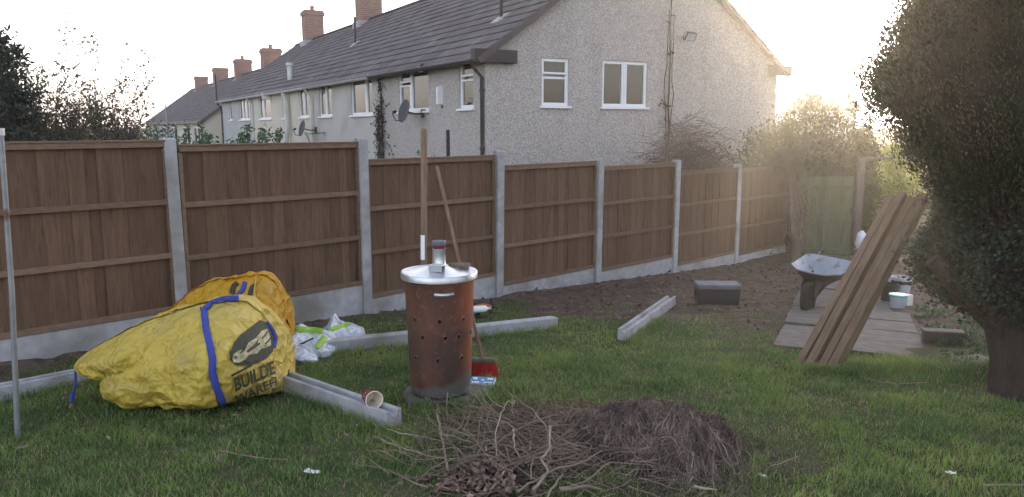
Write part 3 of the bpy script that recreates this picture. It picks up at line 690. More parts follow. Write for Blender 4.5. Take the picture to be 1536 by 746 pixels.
mb = MB(); mb.tube([hp(HA, 14.3, -.1, 1.05), hp(HA, 14.3, -.1, ZG)], .05, 8); HW(hC, mb, 'soil_pipe', M['offwhite'])
for s_ in (.3, 5.5, 11.5, 16.5): pipe(hE if s_ < 11 else hF, HB, s_, M['dark'], -3.2, 1.8, .05)
for s_ in (24, 33.5): pipe(hG, HB, s_, M['dark'], -3.2, 1.8, .05)
# chimneys
def chimney(h0, A0, s_, zr, w=.55, d=.75, hgt=1.15, pots=1, g_=None):
    g_ = GL/2 if g_ is None else g_
    c = hp(A0, s_, g_, zr); mt = Matrix.Translation(c) @ Matrix.Rotation(math.atan2(GD[1], GD[0]), 4, 'Z')
    mb = MB(); mb.box((-d/2, -w/2, -.6), (d/2, w/2, hgt-.2)); mb.box((-d/2-.05, -w/2-.05, hgt-.2), (d/2+.05, w/2+.05, hgt-.03)); mb.box((-d/2-.0, -w/2-.0, hgt-.03), (d/2, w/2, hgt+.05))
    ch = MB(); ch.v, ch.f = [tuple(mt @ Vector(p)) for p in mb.v], mb.f
    o = HW(h0, ch, 'chimney', M['brick'])
    mb = MB(); mb.box((-d/2-.10, -w/2-.10, -.45), (d/2+.10, w/2+.10, .04), mt)
    f_ = HW(o, mb, 'flashing', M['mortar']); f_.matrix_parent_inverse = Matrix.Identity(4)
    for k in range(pots):
        x = (k-(pots-1)/2)*.3
        mb = MB(); mb.lathe([(.11, hgt+.04), (.10, hgt+.22), (.125, hgt+.24), (.125, hgt+.28), (.09, hgt+.28), (.09, hgt+.1)], 12, mt @ Matrix.Translation((x, 0, 0)))
        p_ = HW(o, mb, 'chimney_pot', M['pot']); p_.matrix_parent_inverse = Matrix.Identity(4)
zr = ZE+2.86-.1
chimney(hC, HA, 17.6, zr, .70, .9, 1.35, 2); chimney(hD, HA, 25.8, zr, .75, .9, 1.45, 1)
zr2 = 1.97+2.95-.35
chimney(hE, HB, 1.5, zr2, .8, 1.0, 1.3, 1); chimney(hE, HB, 9.5, zr2, .8, 1.0, 1.3, 1); chimney(hF, HB, 18, zr2, .8, 1.0, 1.3, 0); chimney(hG, HB, 27.5, zr2, .8, 1.0, 1.2, 0)


# small things fixed to the houses
def wallpt(A0, s_, g_, z_): return hp(A0, s_, g_, z_)
def dish(h0, s_, z_, label, group='satellite dishes on the terrace wall'):
    r0 = empty('satellite_dish', hp(HA, s_, 0, z_), 0, label, 'satellite dish', group)
    f = Vector((-.80, -.58, .25)).normalized(); q = f.to_track_quat('Z', 'Y').to_matrix().to_4x4()
    c = Vector((-GD[0]*.42, -GD[1]*.42, 0))
    mt = Matrix.Translation(c) @ q
    prof = [(0, 0)] + [(.235*t, .05*t*t) for t in (.2, .4, .6, .8, 1)] + [(.235, .058)] + [(.235*t, .05*t*t+.012) for t in (.95, .6, .3)] + [(0, .012)]
    mb = MB(); mb.lathe(prof, 20, mt @ Matrix.Diagonal((1, 1.12, 1, 1))); mb.build('reflector', M['dishmetal'], r0, smooth=True)
    mb = MB(); mb.tube([mt @ Vector((0, -.22, .02)), mt @ Vector((0, -.26, .2)), mt @ Vector((0, -.12, .32))], .012, 6); mb.build('feed_arm', M['dark'], r0)
    mb = MB(); mb.tube([mt @ Vector((0, -.10, .30)), mt @ Vector((0, -.06, .24))], .032, 8); mb.build('receiver', M['black'], r0)
    mb = MB(); mb.tube([c + Vector((0, 0, 0)), c*.5 + Vector((0, 0, -.05)), Vector((0, 0, -.05))], .018, 6); mb.box((-.05, -.06, -.13), (.05, .02, .05)); mb.build('wall_bracket', M['dark'], r0)
dish(hA, 3.0, 1.95, 'grey satellite dish on the pebbledash wall below the wide window')
dish(hB, 11.7, 1.55, 'grey satellite dish on the pale render next to the drainpipe')
a_ = empty('yagi_aerial', hp(HA, 10.9, -.3, 1.1), 0, 'slanted grey aerial on a bracket right of the lower satellite dish', 'aerial')
mb = MB(); mb.tube([(0, 0, -.3), (-.28, 0, .35)], .03, 6); mb.build('mast', M['steel'], a_)
mb = MB(); mb.tube([(-.3, 0, .28), (.42, -.05, .34)], .012, 5)
for k in range(6): mb.tube([(-.2+.1*k, -.16, .29), (-.2+.1*k, .12, .29)], .008, 4)
mb.build('boom', M['dishmetal'], a_)
a_ = empty('alarm_box', hp(HA, 2.0, 0, 2.28), math.atan2(GD[1], GD[0])-R(90)+R(0), 'small white alarm box on the pebbledash between two windows', 'alarm box')
mb = MB(); mb.prism([(-.13, -.2), (.13, -.2), (.13, .16), (.05, .2), (-.05, .2), (-.13, .16)], -.0, .07, Matrix.Rotation(R(0), 4, 'Z') @ Matrix.Rotation(R(-90), 4, 'Z')); mb.build('housing', M['white'], a_, bevel=.01)
mb = MB(); mb.lathe([(.035, -.23), (.03, -.26), (.01, -.27)], 10, Matrix.Translation((.035, 0, 0))); mb.build('light_cap', M['dark'], a_)
def lamp_(s_, g_, z_, nm, label, side):
    r0 = empty(nm, hp(HA, s_, g_, z_), 0, label, 'floodlight')
    n = Vector((-TD[0], -TD[1], 0)) if side == 'g' else Vector((-GD[0], -GD[1], 0)); t = Vector((GD[0], GD[1], 0))
    mb = MB(); mb.tube([Vector(), n*.12, n*.14 + Vector((0, 0, .03))], .02, 6); mb.build('bracket', M['dark'], r0)
    f = (n + Vector((0, 0, -.6))).normalized(); q = Matrix.Translation(n*.2 + Vector((0, 0, .02))) @ f.to_track_quat('Z', 'Y').to_matrix().to_4x4()
    mb = MB(); mb.prism([(-.13, -.03), (.13, -.03), (.15, .05), (-.15, .05)], -.09, .09, q); mb.build('lamp_housing', M['dark'], r0, bevel=.008)
    mb = MB(); mb.box((-.12, -.075, .05), (.12, .075, .055), q); mb.build('lamp_glass', M['palegrey'], r0)
lamp_(0, 4.94, 3.55, 'floodlight', 'dark floodlight high on the pebbledash gable right of the vine', 'g')
lamp_(2.6, 0, 2.86, 'floodlight', 'dark floodlight under the eave beside the wide window', 't')
mb = MB(); mb.box((-.2, -.3, -.12), (.2, 0, .12)); o = mb.build('wall_box', M['offwhite'], bevel=.02); o.location = hp(HA, 18.1, -.02, 2.78)
tag(o, 'small cream box high on the wall of the cream house', 'wall box')
def roofpt(s_, g_): return hp(HA, s_, g_, ZE + g_*2.86/(GL/2) + .08)
for s_, g_, hh, h0, lab in ((1.35, 1.1, .95, hA, 0), (13.2, 1.9, .9, hC, 0)):
    mb = MB(); p = roofpt(s_, g_); mb.tube([p - Vector((0, 0, .1)), p + Vector((0, 0, hh))], .035, 8); HW(h0, mb, 'vent_pipe', M['dark'])
    mb = MB(); q = Matrix.Translation(p) @ Matrix.Rotation(math.atan2(GD[1], GD[0]), 4, 'Z') @ Matrix.Rotation(-math.atan(2.86/3.98), 4, 'Y'); mb.box((-.22, -.16, -.02), (.14, .16, .03), q); HW(h0, mb, 'vent_flashing', M['mortar'])
p = roofpt(16.2, .35); mb = MB(); mb.tube([p, p + Vector((0, 0, .5))], .09, 10); mb.tube([p + Vector((0, 0, .52)), p + Vector((0, 0, .62))], .13, 10); HW(hC, mb, 'boiler_flue', M['offwhite'])
for s_, g_, hh in ((4.2, 1.4, 1.6), (27, 1.0, .8)):
    c = hp(HB, s_, g_, 1.97+g_*2.95/3.98); mb = MB(); mb.tube([c - Vector((0, 0, .1)), c + Vector((0, 0, hh))], .05, 6); HW(hE if s_ < 11 else hG, mb, 'vent_pipe', M['dark'])
c = hp(HB, 11.5, -.6, 1.6); a_ = empty('television_aerial', c, 0, 'tall thin television aerial mast in front of the far lower roof', 'aerial')
mb = MB(); mb.tube([(0, 0, -3.6), (0, 0, 4.6)], .022, 6); mb.build('mast', M['palegrey'], a_)
mb = MB(); mb.tube([(-.9, 0, 4.4), (.8, .2, 4.4)], .014, 5)
for k in range(6): mb.tube([(-.8+.25*k, -.4, 4.4), (-.8+.25*k, .4, 4.4)], .009, 4)
mb.build('boom', M['palegrey'], a_)

# ------------------------------------------------------------------ foliage tools
def leaves(name, C, size, m, parent, asp=.45, up=.3, outward=None, jit=1.0):
    """one pointed leaf face at each row of C"""
    n = len(C); d = rng.normal(size=(n, 3))*jit; d[:, 2] += up
    if outward is not None: d += outward
    d /= np.linalg.norm(d, axis=1)[:, None]
    t = np.cross(d, rng.normal(size=(n, 3))); t /= np.linalg.norm(t, axis=1)[:, None]
    s_ = size*rng.uniform(.55, 1.4, n)[:, None]
    P = np.stack([C - d*s_*.5, C + t*s_*asp*.5, C + d*s_*.5, C - t*s_*asp*.5], 1)
    return quads(name, P, m, parent)
def blob_points(n, cx, cy, cz, rx, ry, rz, shell=.35, clump=None, nclump=60, spread=.16):
    if clump is None: clump = nclump
    u = rng.normal(size=(clump, 3)); u /= np.linalg.norm(u, axis=1)[:, None]
    rr = rng.uniform(shell, 1.0, clump)**.5
    cc_ = u*rr[:, None]*rng.uniform(.88, 1.08, clump)[:, None]
    idx = rng.integers(0, clump, n); p = cc_[idx] + rng.normal(size=(n, 3))*spread
    return np.stack([cx+p[:, 0]*rx, cy+p[:, 1]*ry, cz+p[:, 2]*rz], 1), p
def strands(name, paths, rad, m, parent=None, sides=3):
    mb = MB()
    for p, r_ in zip(paths, rad): mb.tube(p, r_, sides, cap=False)
    return mb.build(name, m, parent)
def wander(p, d, L_, n, wob, droop=0):
    p = Vector(p); d = Vector(d).normalized(); out = [p.copy()]
    for i in range(n):
        d = (d + Vector((random.gauss(0, wob), random.gauss(0, wob), random.gauss(0, wob) - droop))).normalized()
        p = p + d*(L_/n); out.append(p.copy())
    return out
def taper(r_, n): return [r_*(1-.75*i/(n-1)) for i in range(n)]

# ---- the large conifer on the right
tree = empty('conifer_tree', (3.45, 4.95, G(3.45, 4.95)), 0, 'huge dark bushy conifer filling the right edge, trunk on the lawn', 'tree')
TX, TY = 3.72, 5.05; o0 = tree.location
prof = [(.30, .25), (.38, .48), (.46, .68), (.60, .84), (.72, .86), (.85, .82), (1.0, .76), (1.15, .72), (1.30, .82), (1.5, 1.08), (1.75, 1.27), (2.0, 1.29), (2.3, 1.17), (2.7, .98), (3.3, .85), (4.0, .65), (4.8, .25), (5.1, .05)]
pz = [a for a, b_ in prof]; pr = [b_ for a, b_ in prof]
def lumpf(t, zz): return 1 + .08*noise.noise(Vector((math.cos(t)*5+3, math.sin(t)*5, zz*3.5))) + .12*noise.noise(Vector((math.cos(t)*2.2, math.sin(t)*2.2, zz*2.2)))
def crown(n_cl, per, z0, z1, size, m, nm, rin=.90, spread=(.075, .11), asp=.36, up=1.1):
    z = rng.uniform(z0, z1, n_cl); r_ = np.interp(z, pz, pr); th_ = rng.uniform(0, 2*math.pi, n_cl)
    rad = r_*rng.uniform(rin, 1.04, n_cl)
    lump = np.array([lumpf(t, zz) for t, zz in zip(th_, z)])
    rad *= lump
    cx = np.stack([TX+np.cos(th_)*rad, TY+np.sin(th_)*rad, z], 1)
    idx = np.repeat(np.arange(n_cl), per); n = len(idx)
    P = cx[idx] + np.stack([rng.normal(size=n)*spread[0], rng.normal(size=n)*spread[0], rng.normal(size=n)*spread[1]], 1)
    ow = np.stack([np.cos(th_[idx]), np.sin(th_[idx]), np.zeros(n)], 1)*.8
    return leaves(nm, P - np.array(o0), size, m, tree, asp=asp, up=up, outward=ow, jit=.55)
crown(7000, 62, .95, 4.9, .024, M['conifer'], 'foliage', spread=(.036, .085), asp=.34, up=1.4)['kind'] = 'stuff'
crown(1500, 44, .33, 1.30, .030, M['coniferlow'], 'foliage', spread=(.05, .05), asp=.55, up=.3)['kind'] = 'stuff'
crown(90, 60, 1.1, 1.6, .032, M['coniferlow'], 'foliage', rin=.96, spread=(.05, .06), asp=.4, up=1.0)['kind'] = 'stuff'
mb = MB(); n = 40       # added dark hull, stands in for the shade inside the crown
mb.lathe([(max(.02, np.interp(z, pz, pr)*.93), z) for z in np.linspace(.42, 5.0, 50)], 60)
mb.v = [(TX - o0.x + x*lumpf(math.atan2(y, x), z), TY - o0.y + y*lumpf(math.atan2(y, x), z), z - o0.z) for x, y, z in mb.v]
mb.build('shade_hull', M['core'], tree, smooth=True)
mb = MB()
tp = [(3.53, 4.92, -.35), (3.52, 4.92, -.12), (3.50, 4.93, .1), (3.46, 4.95, .32), (3.42, 5.0, .55), (3.5, 5.0, .9), (3.6, 5.05, 1.6)]
mb.tube([Vector(p)-o0 for p in tp], [.36, .30, .27, .28, .26, .2, .12], 20)
mb.tube([Vector(p)-o0 for p in ((3.42, 4.95, .15), (3.24, 4.95, .36), (3.04, 5.0, .52), (2.8, 5.05, .75))], [.17, .13, .09, .05], 12)
mb.tube([Vector(p)-o0 for p in ((3.6, 4.9, .15), (3.8, 4.8, .45), (4.1, 4.8, .8))], [.16, .12, .07], 12)
mb.v = [(x*1+.022*noise.noise(Vector((x*12, y*12, z*2.5))), y+.022*noise.noise(Vector((x*12, y*12, z*2.5+7))), z) for x, y, z in mb.v]
mb.build('trunk', M['bark'], tree, smooth=True)
paths = []; rad = []
for k in range(150):
    t = random.uniform(2.6, 5.2); z = random.uniform(.4, 1.2); r_ = np.interp(z, pz, pr)
    a = Vector((TX+math.cos(t)*r_*.5, TY+math.sin(t)*r_*.5, z-.05)) - o0; w_ = wander(a, (math.cos(t), math.sin(t), random.uniform(-.3, .4)), r_*random.uniform(.35, .6), 5, .18); paths.append(w_); rad.append(taper(.010, 6))
o = strands('twig', paths, rad, M['bark'], tree); o['kind'] = 'stuff'

# ---- evergreen and thin tree at the far left
ev = empty('evergreen_tree', (-11.35, 16.5, -2.1), 0, 'dense dark evergreen at the left edge behind the fence', 'tree')
P, pn = [], []
for cx, cy, cz, rx, rz, n in ((-.8, 0, 3.3, 1.75, 2.0, 12000), (-.3, .2, 4.6, 1.25, 1.3, 5000), (.55, 0, 2.4, 1.35, 1.3, 5500), (-1.2, 0, 5.2, 1.2, 1.1, 3500), (.6, 0, 4.2, .8, .55, 1500), (.2, 0, 5.35, .8, .35, 1000)):
    a, q = blob_points(n, cx, cy, cz, rx, rx, rz, nclump=120, spread=.10); P.append(a); pn.append(q)
o = leaves('foliage', np.concatenate(P), .14, M['ever'], ev, asp=.35, up=.1, outward=np.concatenate(pn)*.8); o['kind'] = 'stuff'
mb = MB(); mb.tube([(0, 0, 0), (-.1, 0, 2), (-.5, 0, 4), (-.6, 0, 5.5)], [.22, .18, .12, .05], 10); mb.build('trunk', M['bark'], ev, smooth=True)
mb = MB(); mb.lathe([(.2, 1.2), (1.3, 2.0), (1.45, 3.2), (1.1, 4.3), (.5, 5.0), (.1, 5.5)], 16, Matrix.Translation((-.5, 0, 0))); mb.build('shade_hull', M['core'], ev, smooth=True)  # added dark hull for the shade inside the evergreen
def thin_tree(x, y, z, hgt, spread, label, nst, nleaf, seed, lsize=.09, lm='sparse', sp_r=.05):
    random.seed(seed); r0 = empty('thin_tree', (x, y, z), 0, label, 'tree')
    P_, R_, tips = [], [], []
    def grow(p, d, L_, r_, lev):
        n = 6; w_ = wander(p, d, L_, n, .13 if lev else .07, -.02); P_.append(w_); R_.append(taper(r_, n+1))
        if lev < 3:
            for q in range((5, 5, 4)[lev]):
                i = random.randint(2, n); d2 = (w_[i]-w_[i-1]).normalized() + Vector((random.gauss(0, .5), random.gauss(0, .5), random.uniform(-.1, .4)))
                grow(w_[i], d2, L_*random.uniform(.35, .55), r_*.5, lev+1)
        if lev >= 1: tips.extend(w_[2:])
    for k in range(nst):
        a = random.uniform(-1, 1)
        grow(Vector((a*spread*.4, random.uniform(-.3, .3), 0)), Vector((a*.14, random.uniform(-.1, .1), 1)), hgt*random.uniform(.55, .8), sp_r, 0)
    o = strands('branch', P_, R_, M['thinwood'], r0); o['kind'] = 'stuff'
    T_ = np.array([tuple(t) for t in tips]); T_ = T_[rng.integers(0, len(T_), nleaf)] + rng.normal(size=(nleaf, 3))*.07
    o = leaves('foliage', T_, lsize, M[lm], r0, asp=.5); o['kind'] = 'stuff'
    return r0
thin_tree(-11.1, 19.5, -2.1, 5.2, 1.7, 'bare thin stemmed tree with few leaves right of the evergreen', 10, 8500, 3)
thin_tree(-9.9, 19.3, -2.1, 4.0, 1.2, 'lower leaning thin tree nearest the far roofs, few leaves', 6, 3600, 11)
# far hedge line behind the left garden
hd = empty('far_hedge', (-12, 23, -2.1), 0, 'brown winter hedge along the skyline behind the thin trees', 'hedge')
P = []
for k in range(16):
    x = -7 + k*.50; a, q = blob_points(2200, x, random.uniform(-.4, .4), random.uniform(2.2, 2.6), .75, .6, 2.0 + random.uniform(-.25, .15), nclump=40, spread=.15); P.append(a)
o = leaves('foliage', np.concatenate(P), .13, M['hedgebrown'], hd, asp=.3, up=.6); o['kind'] = 'stuff'
pp = []; rr = []
for k in range(500):
    x = random.uniform(-7, 1.0); pp.append(wander((x, random.uniform(-.5, .5), random.uniform(1.5, 3)), (random.gauss(0, .4), 0, 1), random.uniform(.6, 1.5), 4, .2)); rr.append(taper(.018, 5))
o = strands('stem', pp, rr, M['twig'], hd); o['kind'] = 'stuff'
# leafy shrubs whose tops show over the fence
def shrub(u0, u1, vtop, Y, label, n, m='leafgreen', ls=.055, nst=8, name='garden_shrub', group=None, hgt=1.6):
    p = at((u0+u1)/2, vtop, Y); w_ = (u1-u0)/FOC*Y/2; r0 = empty(name, (p.x, p.y, G(p.x, p.y)), 0, label, 'shrub', group); top = p.z - r0.location.z
    P_, R_, T_ = [], [], []
    for k in range(nst):
        x = random.uniform(-1, 1)*w_; hh = top*random.uniform(.86, 1.0); s_ = wander((x*.5, random.uniform(-.15, .15), 0), (x*.35, 0, 1), hh, 9, .05); s_ = [Vector((q.x + (x*.5)*i/9, q.y, hh*i/9)) for i, q in enumerate(s_)]
        P_.append(s_); R_.append(taper(.012, 10))
        for i in range(n//nst):
            t = random.uniform(.6, 1.0)*9; i0 = min(8, int(t)); q = s_[i0].lerp(s_[i0+1], t-i0); rr_ = .10*(1.15-t/9)+.02
            T_.append((q.x+random.gauss(0, rr_), q.y+random.gauss(0, rr_), q.z+random.gauss(0, .03)))
    o = strands('stem', P_, R_, M['twig'], r0); o['kind'] = 'stuff'
    o = leaves('foliage', np.array(T_), ls, M[m], r0, asp=.5, up=.6); o['kind'] = 'stuff'
g_ = 'green shrubs behind the tall fence panels'
shrub(276, 352, 186, 9.6, 'leafy green shrub top showing over the fence below the far cream gable', 7000, group=g_, nst=26)
shrub(378, 418, 184, 10.2, 'narrower green shrub top over the fence in front of the cream house', 2600, group=g_, nst=8)
shrub(572, 604, 208, 13.0, 'small green shrub growing against the wall at the foot of the climber', 900, nst=8)

# ---- dead climbers on the walls
def climber(h_s, side, label, z0, z1, wid, n, trunkr):
    base = hp(HA, h_s, -.04, z0) if side == 't' else hp(HA, -.04, h_s, z0)
    r0 = empty('dead_climber', base, 0, label, 'climber'); t = Vector((TD[0], TD[1], 0)) if side == 't' else Vector((GD[0], GD[1], 0)); nn = Vector((-GD[0], -GD[1], 0)) if side == 't' else Vector((-TD[0], -TD[1], 0))
    mb = MB(); st = []
    for k in range(3):
        pts = []; x = random.gauss(0, wid*.15)
        for i in range(22):
            x += random.gauss(0, .025); pts.append(t*x + nn*random.uniform(.0, .03) + Vector((0, 0, (z1-z0)*i/21*random.uniform(.98, 1) * (1 if k == 0 else .85))))
        mb.tube(pts, [trunkr*(1-.6*i/21)*(1 if k == 0 else .6) for i in range(22)], 6); st.append(pts)
    mb.build('stem', M['bark'], r0)
    P_ = []; R_ = []
    for k in range(n):
        p = random.choice(random.choice(st)); d = t*random.uniform(-1, 1) + Vector((0, 0, random.uniform(-.3, 1)))
        w_ = wander(p, d, random.uniform(.15, wid*2.0), 5, .25); w_ = [q - nn*(q.dot(nn)) + nn*random.uniform(.01, .05) for q in w_]; P_.append(w_); R_.append(taper(.009, 6))
    o = strands('twig', P_, R_, M['ivy'], r0); o['kind'] = 'stuff'
    C = np.array([tuple(random.choice(q)) for q in P_ for _ in range(5)]) + rng.normal(size=(len(P_)*5, 3))*.02
    o = leaves('dead_leaf', C, .05, M['ivy'], r0, asp=.8); o['kind'] = 'stuff'
climber(4.50, 'g', 'thin brown vine climbing the middle of the pebbledash gable', -2.0, 5.2, .12, 30, .028)
climber(5.62, 't', 'black dead climber up the wall where the pebbledash meets smooth render', -2.0, 2.75, .30, 330, .040)

# ---- bramble mound, big bush, hedges beyond the fence
br = empty('bramble_mound', (3.35, 14.6, -1.9), 0, 'brown leafless bramble mound against the pebbledash gable behind the fence', 'bramble')
P_, R_ = [], []
for k in range(3200):
    x = random.gauss(0, .75); y = random.uniform(-.7, .6); top = 3.35*math.exp(-(x/1.35)**2)*(1+random.uniform(-.12, .06)) + .25
    a = random.uniform(0, 6.28); L_ = random.uniform(.5, 1.3); z = top*random.uniform(.45, 1)
    P_.append(wander((x, y, z), (math.cos(a), math.sin(a)*.6, random.uniform(-.4, .6)), L_*.7, 6, .22, .10)); R_.append(taper(random.uniform(.004, .009), 7))
o = strands('bramble_stem', P_, R_, M['bramble'], br); o['kind'] = 'stuff'
a, q = blob_points(20000, 0, .1, 1.5, 1.1, .5, 1.7, nclump=260, spread=.10); 
o = leaves('dead_leaf', a, .055, M['bramble'], br, asp=.5); o['kind'] = 'stuff'
bb = empty('overgrown_bush', (6.3, 16.4, -1.3), 0, 'big overgrown bush behind the gate, glowing at the top against the sun', 'bush')
P, pn = [], []
for cx, cy, cz, rx, rz, n in ((0, 0, 2.0, 1.25, 1.55, 15000), (-.55, -.1, 1.7, 1.15, 1.35, 11000), (.7, 0, 1.5, .85, 1.5, 9000), (-1.5, -.3, 1.1, .8, 1.1, 3500), (1.05, -.3, .8, .6, 1.0, 3000)):
    a, q = blob_points(n, cx, cy, cz, rx, rx, rz, nclump=110, spread=.11); P.append(a); pn.append(q)
o = leaves('foliage', np.concatenate(P), .085, M['bushleaf'], bb, asp=.35, up=.5, outward=np.concatenate(pn)*.6); o['kind'] = 'stuff'
P_, R_ = [], []
for k in range(230):
    th_ = random.uniform(0, 6.28); x = math.cos(th_)*random.uniform(.4, 1.3) - .3; z = random.uniform(1.4, 3.2) - abs(x)*.7
    P_.append(wander((x, math.sin(th_)*.9, z), (math.cos(th_)*.6, math.sin(th_)*.4, 1), random.uniform(.3, .7), 6, .16)); R_.append(taper(.010, 7))
for k in range(14):     # bare shoots reaching over the gable end
    P_.append(wander((-1.3, .2, random.uniform(.8, 1.8)), (-.8, 0, random.uniform(.1, 1.4)), random.uniform(.7, 1.5), 8, .18)); R_.append(taper(.014, 9))
o = strands('branch', P_, R_, M['ivy'], bb); o['kind'] = 'stuff'
mb = MB(); mb.lathe([(.3, 0), (1.25, .6), (1.2, 1.6), (.8, 2.3), (.35, 2.7), (0, 2.8)], 16); mb.build('shade_hull', M['core'], bb, smooth=True)  # added dark hull for the shade inside the bush
hr_ = empty('path_hedge', (8.25, 17.3, G(8.25, 17.3)), 0, 'sunlit yellow green hedge beyond the gate post', 'hedge')
a, q = blob_points(6500, 0, 0, 1.35, .75, .9, .72, nclump=80, spread=.13)
o = leaves('foliage', a, .085, M['limeleaf'], hr_, asp=.5, up=.4); o['kind'] = 'stuff'
P_, R_ = [], []
for k in range(70): P_.append(wander((random.uniform(-.6, .6), random.uniform(-.6, .3), 0), (random.uniform(-.2, .2), 0, 1), 1.3, 6, .12)); R_.append(taper(.016, 7))
o = strands('stem', P_, R_, M['twigpale'], hr_); o['kind'] = 'stuff'
h2 = empty('dark_hedge', (7.02, 15.2, G(7.02, 15.2)), 0, 'dark hedge between the gate post and the yellow green hedge', 'hedge')
P = [blob_points(5000, cx, cy, cz, .24, .6, rz, nclump=60, spread=.14)[0] for cx, cy, cz, rz in ((-.15, 0, 1.3, 1.35), (-.05, .5, 1.0, 1.1))]
o = leaves('foliage', np.concatenate(P), .07, M['bushleaf'], h2, asp=.4, up=.4); o['kind'] = 'stuff'
# background beyond the right side gardens
fh = empty('far_roof_house', (23.6, 62, -2.1), R(-18), 'hazy distant house roof with one chimney above the big bush', 'house')
mb = MB(); mb.box((-3.2, -3, 0), (3.2, 3, 4.9)); mb.build('wall', M['render_grey'], fh)
mb = MB(); mb.prism([(-3.5, 4.85), (3.5, 4.85), (2.6, 6.2), (-2.6, 6.2)], -3.3, 3.3); mb.build('roof', M['ridge'], fh)
mb = MB(); mb.box((-.9, -.4, 6.0), (-.3, .4, 7.1)); mb.build('chimney', M['brick'], fh)
fb = empty('distant_trees', (0, 0, 0), 0, 'hazy line of distant hedges and trees along the horizon', 'hedge')
P = []
for k in range(95):
    x = -75 + k*1.9 + random.uniform(-.6, .6); y = 70 + random.uniform(-6, 6); hh = random.uniform(2.2, 4.2)
    a, q = blob_points(520, x, y, -2.1+hh*.5, 1.8, 1.5, hh*.55, nclump=40, spread=.14); P.append(a)
for k in range(16):
    x = 9.5+k*1.1; y = 24+random.uniform(-1.5, 1.5)+k*.5; hh = random.uniform(1.6, 2.1)
    a, q = blob_points(1600, x, y, -2.1+hh*.5, 1.1, 1.0, hh*.55, nclump=60, spread=.13); P.append(a)
o = leaves('foliage', np.concatenate(P), .30, M['hedgebrown'], fb, asp=.45); o['kind'] = 'stuff'

# ---- gate, its posts and the dead vine at the fence end
gt = empty('garden_gate', (5.42, 14.35, 0), R(-2), 'weathered mossy green wooden gate at the end of the fence', 'gate')
gz0, gz1 = -.93, .72
for i in range(9):
    mb = MB(); mb.box((0, 0, 0), (.100, .016, gz1-gz0-.02)); o = mb.build('board', M['gatewood'], gt); o.location = (.015+i*.1035, random.uniform(0, .006), gz0+random.uniform(-.01, .01)); o.rotation_euler = (0, R(random.uniform(-.3, .3)), 0)
for z in (.50, -.10, -.70):
    mb = MB(); mb.box((0, -.035, -.038), (.93, -.001, .038)); o = mb.build('rail', M['gatewood'], gt, bevel=.004); o.location = (.01, 0, z)
mb = MB(); mb.tube([(.90, -.05, .0), (.90, -.05, .12)], .012, 6); mb.build('latch', M['black'], gt)
gp = empty('gate_post', (6.46, 14.3, 0), 0, 'grey gate post with a thin bar across its top, right of the green gate', 'post')
mb = MB(); mb.box((-.06, -.06, -1.3), (.06, .06, 1.02)); o = mb.build('post', M['oldpost'], gp, bevel=.006)
mb = MB(); mb.box((-.09, -.04, 1.022), (.60, .04, 1.06)); mb.build('top_bar', M['oldpost'], gp)
g2 = empty('gate_post', (5.33, 14.25, 0), 0, 'old brown wooden post between the fence end and the green gate', 'post')
mb = MB(); mb.box((-.05, -.05, -1.2), (.05, .05, .84)); mb.build('post', M['oldpost'], g2, bevel=.006)
vn = empty('dead_vine', (5.12, 13.95, G(5.12, 13.95)), 0, 'dead vine with a dark tangled clump on top of the fence end', 'vine')
mb = MB()
for k in range(5): mb.tube([(random.uniform(-.06, .1), random.uniform(-.05, .05), -.05), (.0+k*.03, -.02, .4), (.05*k-.05, 0, .9), (.03*k-.08, .05, 1.4), (-.15+.03*k, .1, 1.78)], [.07, .045, .035, .03, .015], 7)
mb.tube([(.05, -.05, -.05), (.06, -.06, .3), (.02, -.03, .5)], [.12, .11, .05], 10)
mb.v = [(x+.02*noise.noise(Vector((x*9, y*9, z*6))), y, z) for x, y, z in mb.v]; mb.build('stem', M['bramble'], vn, smooth=True)
P_, R_ = [], []
for k in range(420):
    a = random.uniform(0, 6.28); P_.append(wander((random.gauss(-.13, .12), random.gauss(.1, .08), random.gauss(1.80, .075)), (math.cos(a), math.sin(a)*.5, random.uniform(-.4, .4)), random.uniform(.15, .45), 5, .35, .05)); R_.append(taper(.006, 6))
o = strands('tangle', P_, R_, M['ivy'], vn); o['kind'] = 'stuff'
P_, R_ = [], []
for k in range(120):
    a = random.uniform(0, 6.28); P_.append(wander((random.gauss(.05, .1), 0, random.uniform(.2, 1.7)), (random.gauss(0, .4), random.gauss(-.1, .3), random.choice((-1, 1))), random.uniform(.2, .6), 6, .2)); R_.append(taper(.008, 7))
o = strands('tendril', P_, R_, M['bramble'], vn); o['kind'] = 'stuff'

# ------------------------------------------------------------------ path and bed
PD = Vector((.40, .9165, 0)); PQ = Vector((.9165, -.40, 0)); PS = Vector((3.37, 5.93, 0))
path = tag(empty('garden_path'), kind='structure')
for i in range(15):
    for j in range(3):
        if j == 2: continue
        w_ = .60; c = PS + PD*(.31+i*.615) - PQ*(.31+j*.612 - (.0 if i else 0)); z = G(c.x, c.y, False)
        x0, x1, y0, y1 = -.297, .297, -.30, .30
        mb = MB(); q = 5; vs_ = []
        mt = Matrix.Translation((c.x, c.y, z+.012+random.uniform(-.006, .012))) @ Matrix.Rotation(math.atan2(PQ.y, PQ.x)+R(random.uniform(-1.2, 1.2)), 4, 'Z') @ Matrix.Rotation(R(random.uniform(-.7, .7)), 4, 'Y') @ Matrix.Rotation(-R(4.2)+R(random.uniform(-.6, .6)), 4, 'X')
        mb.box((x0, y0, -.06), (x1, y1, .0)); o = mb.build('slab', M['slab'], path, bevel=.006); o.matrix_basis = mt
